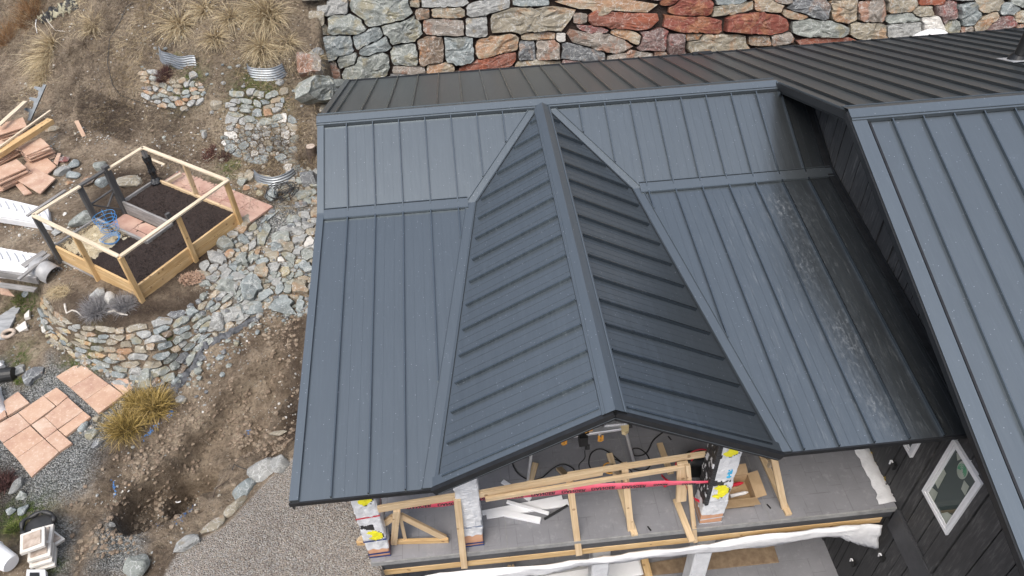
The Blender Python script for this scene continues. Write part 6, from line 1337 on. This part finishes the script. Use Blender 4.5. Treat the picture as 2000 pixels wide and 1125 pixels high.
# cords
def cord(pl, lb, r_=.010):
    P_ = [V(D(a, c, .012)) for a, c in pl]; fine = []
    for i in range(len(P_)-1):
        a0, p_, q_, a3 = P_[max(i-1, 0)], P_[i], P_[i+1], P_[min(i+2, len(P_)-1)]
        for k in range(8): t = k/8; fine.append(.5*((2*p_)+(q_-a0)*t+(2*a0-5*p_+4*q_-a3)*t*t+(3*p_-a0-3*q_+a3)*t**3))
    fine.append(P_[-1]); b = MB(); b.tube(fine, r_, 7); tag(b.build('power_cord', boot, smooth=True), lb, 'power cord')
cord([(998, 880), (1001, 905), (1012, 925), (1035, 937), (1058, 933), (1080, 915), (1100, 907), (1118, 914), (1128, 925), (1160, 925), (1158, 922), (1150, 905), (1155, 885), (1172, 877), (1192, 885), (1210, 900), (1235, 915), (1258, 919), (1270, 908), (1265, 890), (1250, 877), (1236, 877), (1240, 890), (1262, 885), (1276, 860), (1298, 842)], 'long black power cord snaking over the deck under the gable')
cord([(1142, 880), (1142, 895), (1131, 908), (1133, 925)], 'thin black cord dropping from the saw stand', .006); cord([(1170, 918), (1185, 905), (1200, 897), (1225, 912), (1240, 930)], 'black cord loop beside the base plates on the deck', .008)
b = MB(); c = V(D(1190, 915, .02)); b.tube([c+Vector((.09*math.cos(t), .09*math.sin(t), .01)) for t in np.linspace(0, 6.283, 20)], .012, 6); tag(b.build('orange_cord_ring', orange, smooth=True), 'orange cord ring on the deck behind the rails', 'cord')
# folding saw stand under the gable
SZ = ZD+.92; S = thing('saw_stand', D(1130, 905), 'aluminium mitre saw stand with orange brackets under the gable', 'saw stand')
def sp(a, c, z=SZ): return V(onz(a, c, z))
b = MB(); b.bar(sp(1050, 858), sp(1226, 832), .10, .05); b.build('beam', alu, S, bevel=.006)
b = MB(); b.bar(sp(1180, 828, SZ+.03), sp(1224, 824, SZ+.03), .07, .04); b.build('extension_arm', alu, S)
for a, c, d_, e, zz in ((1222, 842, 1239, 906, 0), (1040, 868, 1031, 938, 0)): b = MB(); b.tube([sp(a, c), V(D(d_, e, .02))], .022, 10); b.build('leg', alu, S)
b = MB(); b.tube([sp(1169, 838), sp(1172, 850, SZ-.05)], .02, 8); b.build('leg', alu, S)
b = MB(); b.prism([sp(1212, 834), sp(1228, 832), sp(1228, 842), sp(1222, 848), sp(1215, 846)], (0, 0, -.03), (0, 0, .03)); b.build('hinge_plate', cream, S)
b = MB(); b.tube([sp(1228, 832), sp(1234, 831)], .03, 10); b.build('knob', boot, S)
b = MB(); b.bar(sp(1141, 844, SZ+.03), sp(1156, 837, SZ+.03), .05, .05); b.build('clamp_lever', orange, S)
b = MB(); b.box(tuple(sp(1139, 860, SZ-.12)-Vector((.06, .05, .08))), tuple(sp(1139, 860, SZ-.12)+Vector((.06, .05, .12)))); b.bar(sp(1128, 850), sp(1150, 846), .05, .06); b.tube([sp(1147, 868, SZ-.25), sp(1147, 878, SZ-.3)], .035, 8); b.build('tool_mount', boot, S)
for a, c in ((1102, 863), (1173, 856)):
    b = MB(); p = sp(a, c, SZ-.1); b.bar(p+Vector((-.025, 0, .06)), p+Vector((-.025, 0, -.06)), .012, .03); b.bar(p+Vector((.025, 0, .06)), p+Vector((.025, 0, -.06)), .012, .03); b.bar(p+Vector((-.025, 0, -.06)), p+Vector((.025, 0, -.06)), .012, .03); b.bar(p+Vector((-.025, 0, .0)), p+Vector((.025, 0, .0)), .03, .012); b.build('hook', orange, S)
# small litter on the deck
for k, (a, c, lb) in enumerate(((1265, 1028, 'small black scrap on the deck near the leaning post'), (1498, 985, 'small black scrap right of the printed column'), (1305, 852, 'black scrap high under the gable'))):
    p = V(D(a, c, .008)); b = MB(); b.bar(p, p+Vector((.03, -.07, 0)), .02, .008); tag(b.build('deck_scrap', boot), lb, 'scrap')
# white sheet hanging along the front of the deck
SH = []; tops = [(790, 1130), (860, 1118), (1000, 1106), (1130, 1091), (1260, 1074), (1370, 1062), (1480, 1044), (1590, 1032), (1650, 1026), (1690, 1024), (1722, 1024)]; bots = [(760, 1165), (860, 1150), (1000, 1132), (1130, 1106), (1280, 1088), (1370, 1080), (1480, 1068), (1590, 1050), (1640, 1048), (1680, 1064), (1712, 1072)]
b = MB(); vs = []; n = 80; nj = 8
for i in range(n+1):
    t = i/n*(len(tops)-1); k = min(int(t), len(tops)-2); f = t-k; a = lerp(tops[k], tops[k+1], f); c = lerp(bots[k], bots[k+1], f)
    for j in range(nj+1):
        q = lerp(a, c, j/nj); p = V(ony(q[0], q[1], yD-.07-.05*math.sin(j/nj*math.pi))); nz = abs(mnoise.noise(Vector((p.x*1.2, p.z*14+p.x*.6, 0))))*.07+mnoise.noise(Vector((p.x*5, p.z*26, 3)))*.012; vs.append(p+Vector((0, -nz, nz*.3)))
b.add(vs, [(i*(nj+1)+j, i*(nj+1)+j+1, (i+1)*(nj+1)+j+1, (i+1)*(nj+1)+j) for i in range(n) for j in range(nj)]); o = b.build('hanging_sheet', tarp, smooth=True); tag(o, 'long white plastic sheet bunched under the front beam of the deck', 'plastic sheet'); m_ = o.modifiers.new('solid', 'SOLIDIFY'); m_.thickness = .012
# lower patio things
LZ = -6.2
slab('plywood_sheet', [(1262, 1100), (1510, 1060), (1522, 1098), (1268, 1124)], base=(0, 0, LZ), mat=osb, label='stained plywood sheet lying on the lower patio', cat='plywood sheet', z=.03, th=.02)
slab('plywood_sheet', [(1000, 1110), (1250, 1080), (1262, 1124), (1000, 1165)], base=(0, 0, LZ), mat=wood_mat('rough_ply', (.2, .12, .07), (.36, .24, .15), (.45, .3, .2), knot=False), label='brown plywood sheet under the white siding stack', cat='plywood sheet', z=.03, th=.02)
tag(board('timber_offcut', onz(1258, 1092, LZ+.25), onz(1268, 1130, LZ+.25), .12, .10, pine_y), 'orange timber block beside the white siding stack', 'timber')
VS = thing('siding_stack', onz(1210, 1115, LZ), 'stack of white vinyl boards on the lower patio', 'siding stack')
for k in range(4):
    zz = LZ+.10+.06*k; board('vinyl_board', onz(1040, 1138+2*k, zz), onz(1256-2*k, 1102+2*k, zz), .32-.02*k, .04, white, VS)
tag(cloth('insulation_scrap', [(975,1122),(1010,1112),(1016,1124),(985,1135)], simple('yellow_insulation', (.6, .42, .15), (.7, .52, .22), .9), '', '', nu=4, nv=4), 'yellow insulation scrap on the lower patio', 'insulation') if False else None
b = MB(); c = V(onz(998, 1124, LZ+.15)); 
for k in range(14): a = k*1.3; b.bar(c+Vector((.1*math.cos(a), .1*math.sin(a), -.1)), c+Vector((.16*math.cos(a*1.4), .14*math.sin(a), .08)), .05, .01)
tag(b.build('wood_offcuts', pine), 'jumble of pine offcuts on the lower patio', 'offcuts')

GROUPS = dict(rock='loose rocks lying about the garden', slab_stack='stacks of sandstone slabs at the left', sandstone_slab='loose sandstone slabs around the stacks', dry_grass_tuft='tan bunchgrass on the slope', dead_weeds='dead weed clumps on the slope',
 ornamental_grass='yellow green grasses beside the patio', grey_shrub='grey shrubs behind the drystone wall', red_shrub='red shrubs at the foot of the slope', rust_shrub='rusty shrubs in the top left corner', green_grass='green grass patches',
 drystone_wall='drystone walls in the garden', corrugated_edging='corrugated steel rings on the slope', lumber_board='pale boards on the slab stacks', loose_board='loose boards round the raised bed', foam_panel='white toothed foam panels', weathered_plank='weathered planks round the lower foam panel',
 slate_strip='slate strips along the paver path', landscape_fabric='grey fabric strips along the wall base', cream_brick='cream bricks on the yard soil', cap_stone='concrete caps fanned at the lower left', wire_coil='wire coils', driftwood='bleached driftwood on the drystone wall',
 trim_offcut='trim boards left on the deck', power_cord='power cords on the deck', caulk_tube='things in the cardboard box', deck_scrap='scraps on the deck', red_strap='red straps by the guard posts', plywood_sheet='plywood sheets on the lower patio')
for o in list(scene.objects):
    if o.parent is None and o.get('label') and not o.get('group'):
        k = o.name.split('.')[0]
        if k in GROUPS: o['group'] = GROUPS[k]
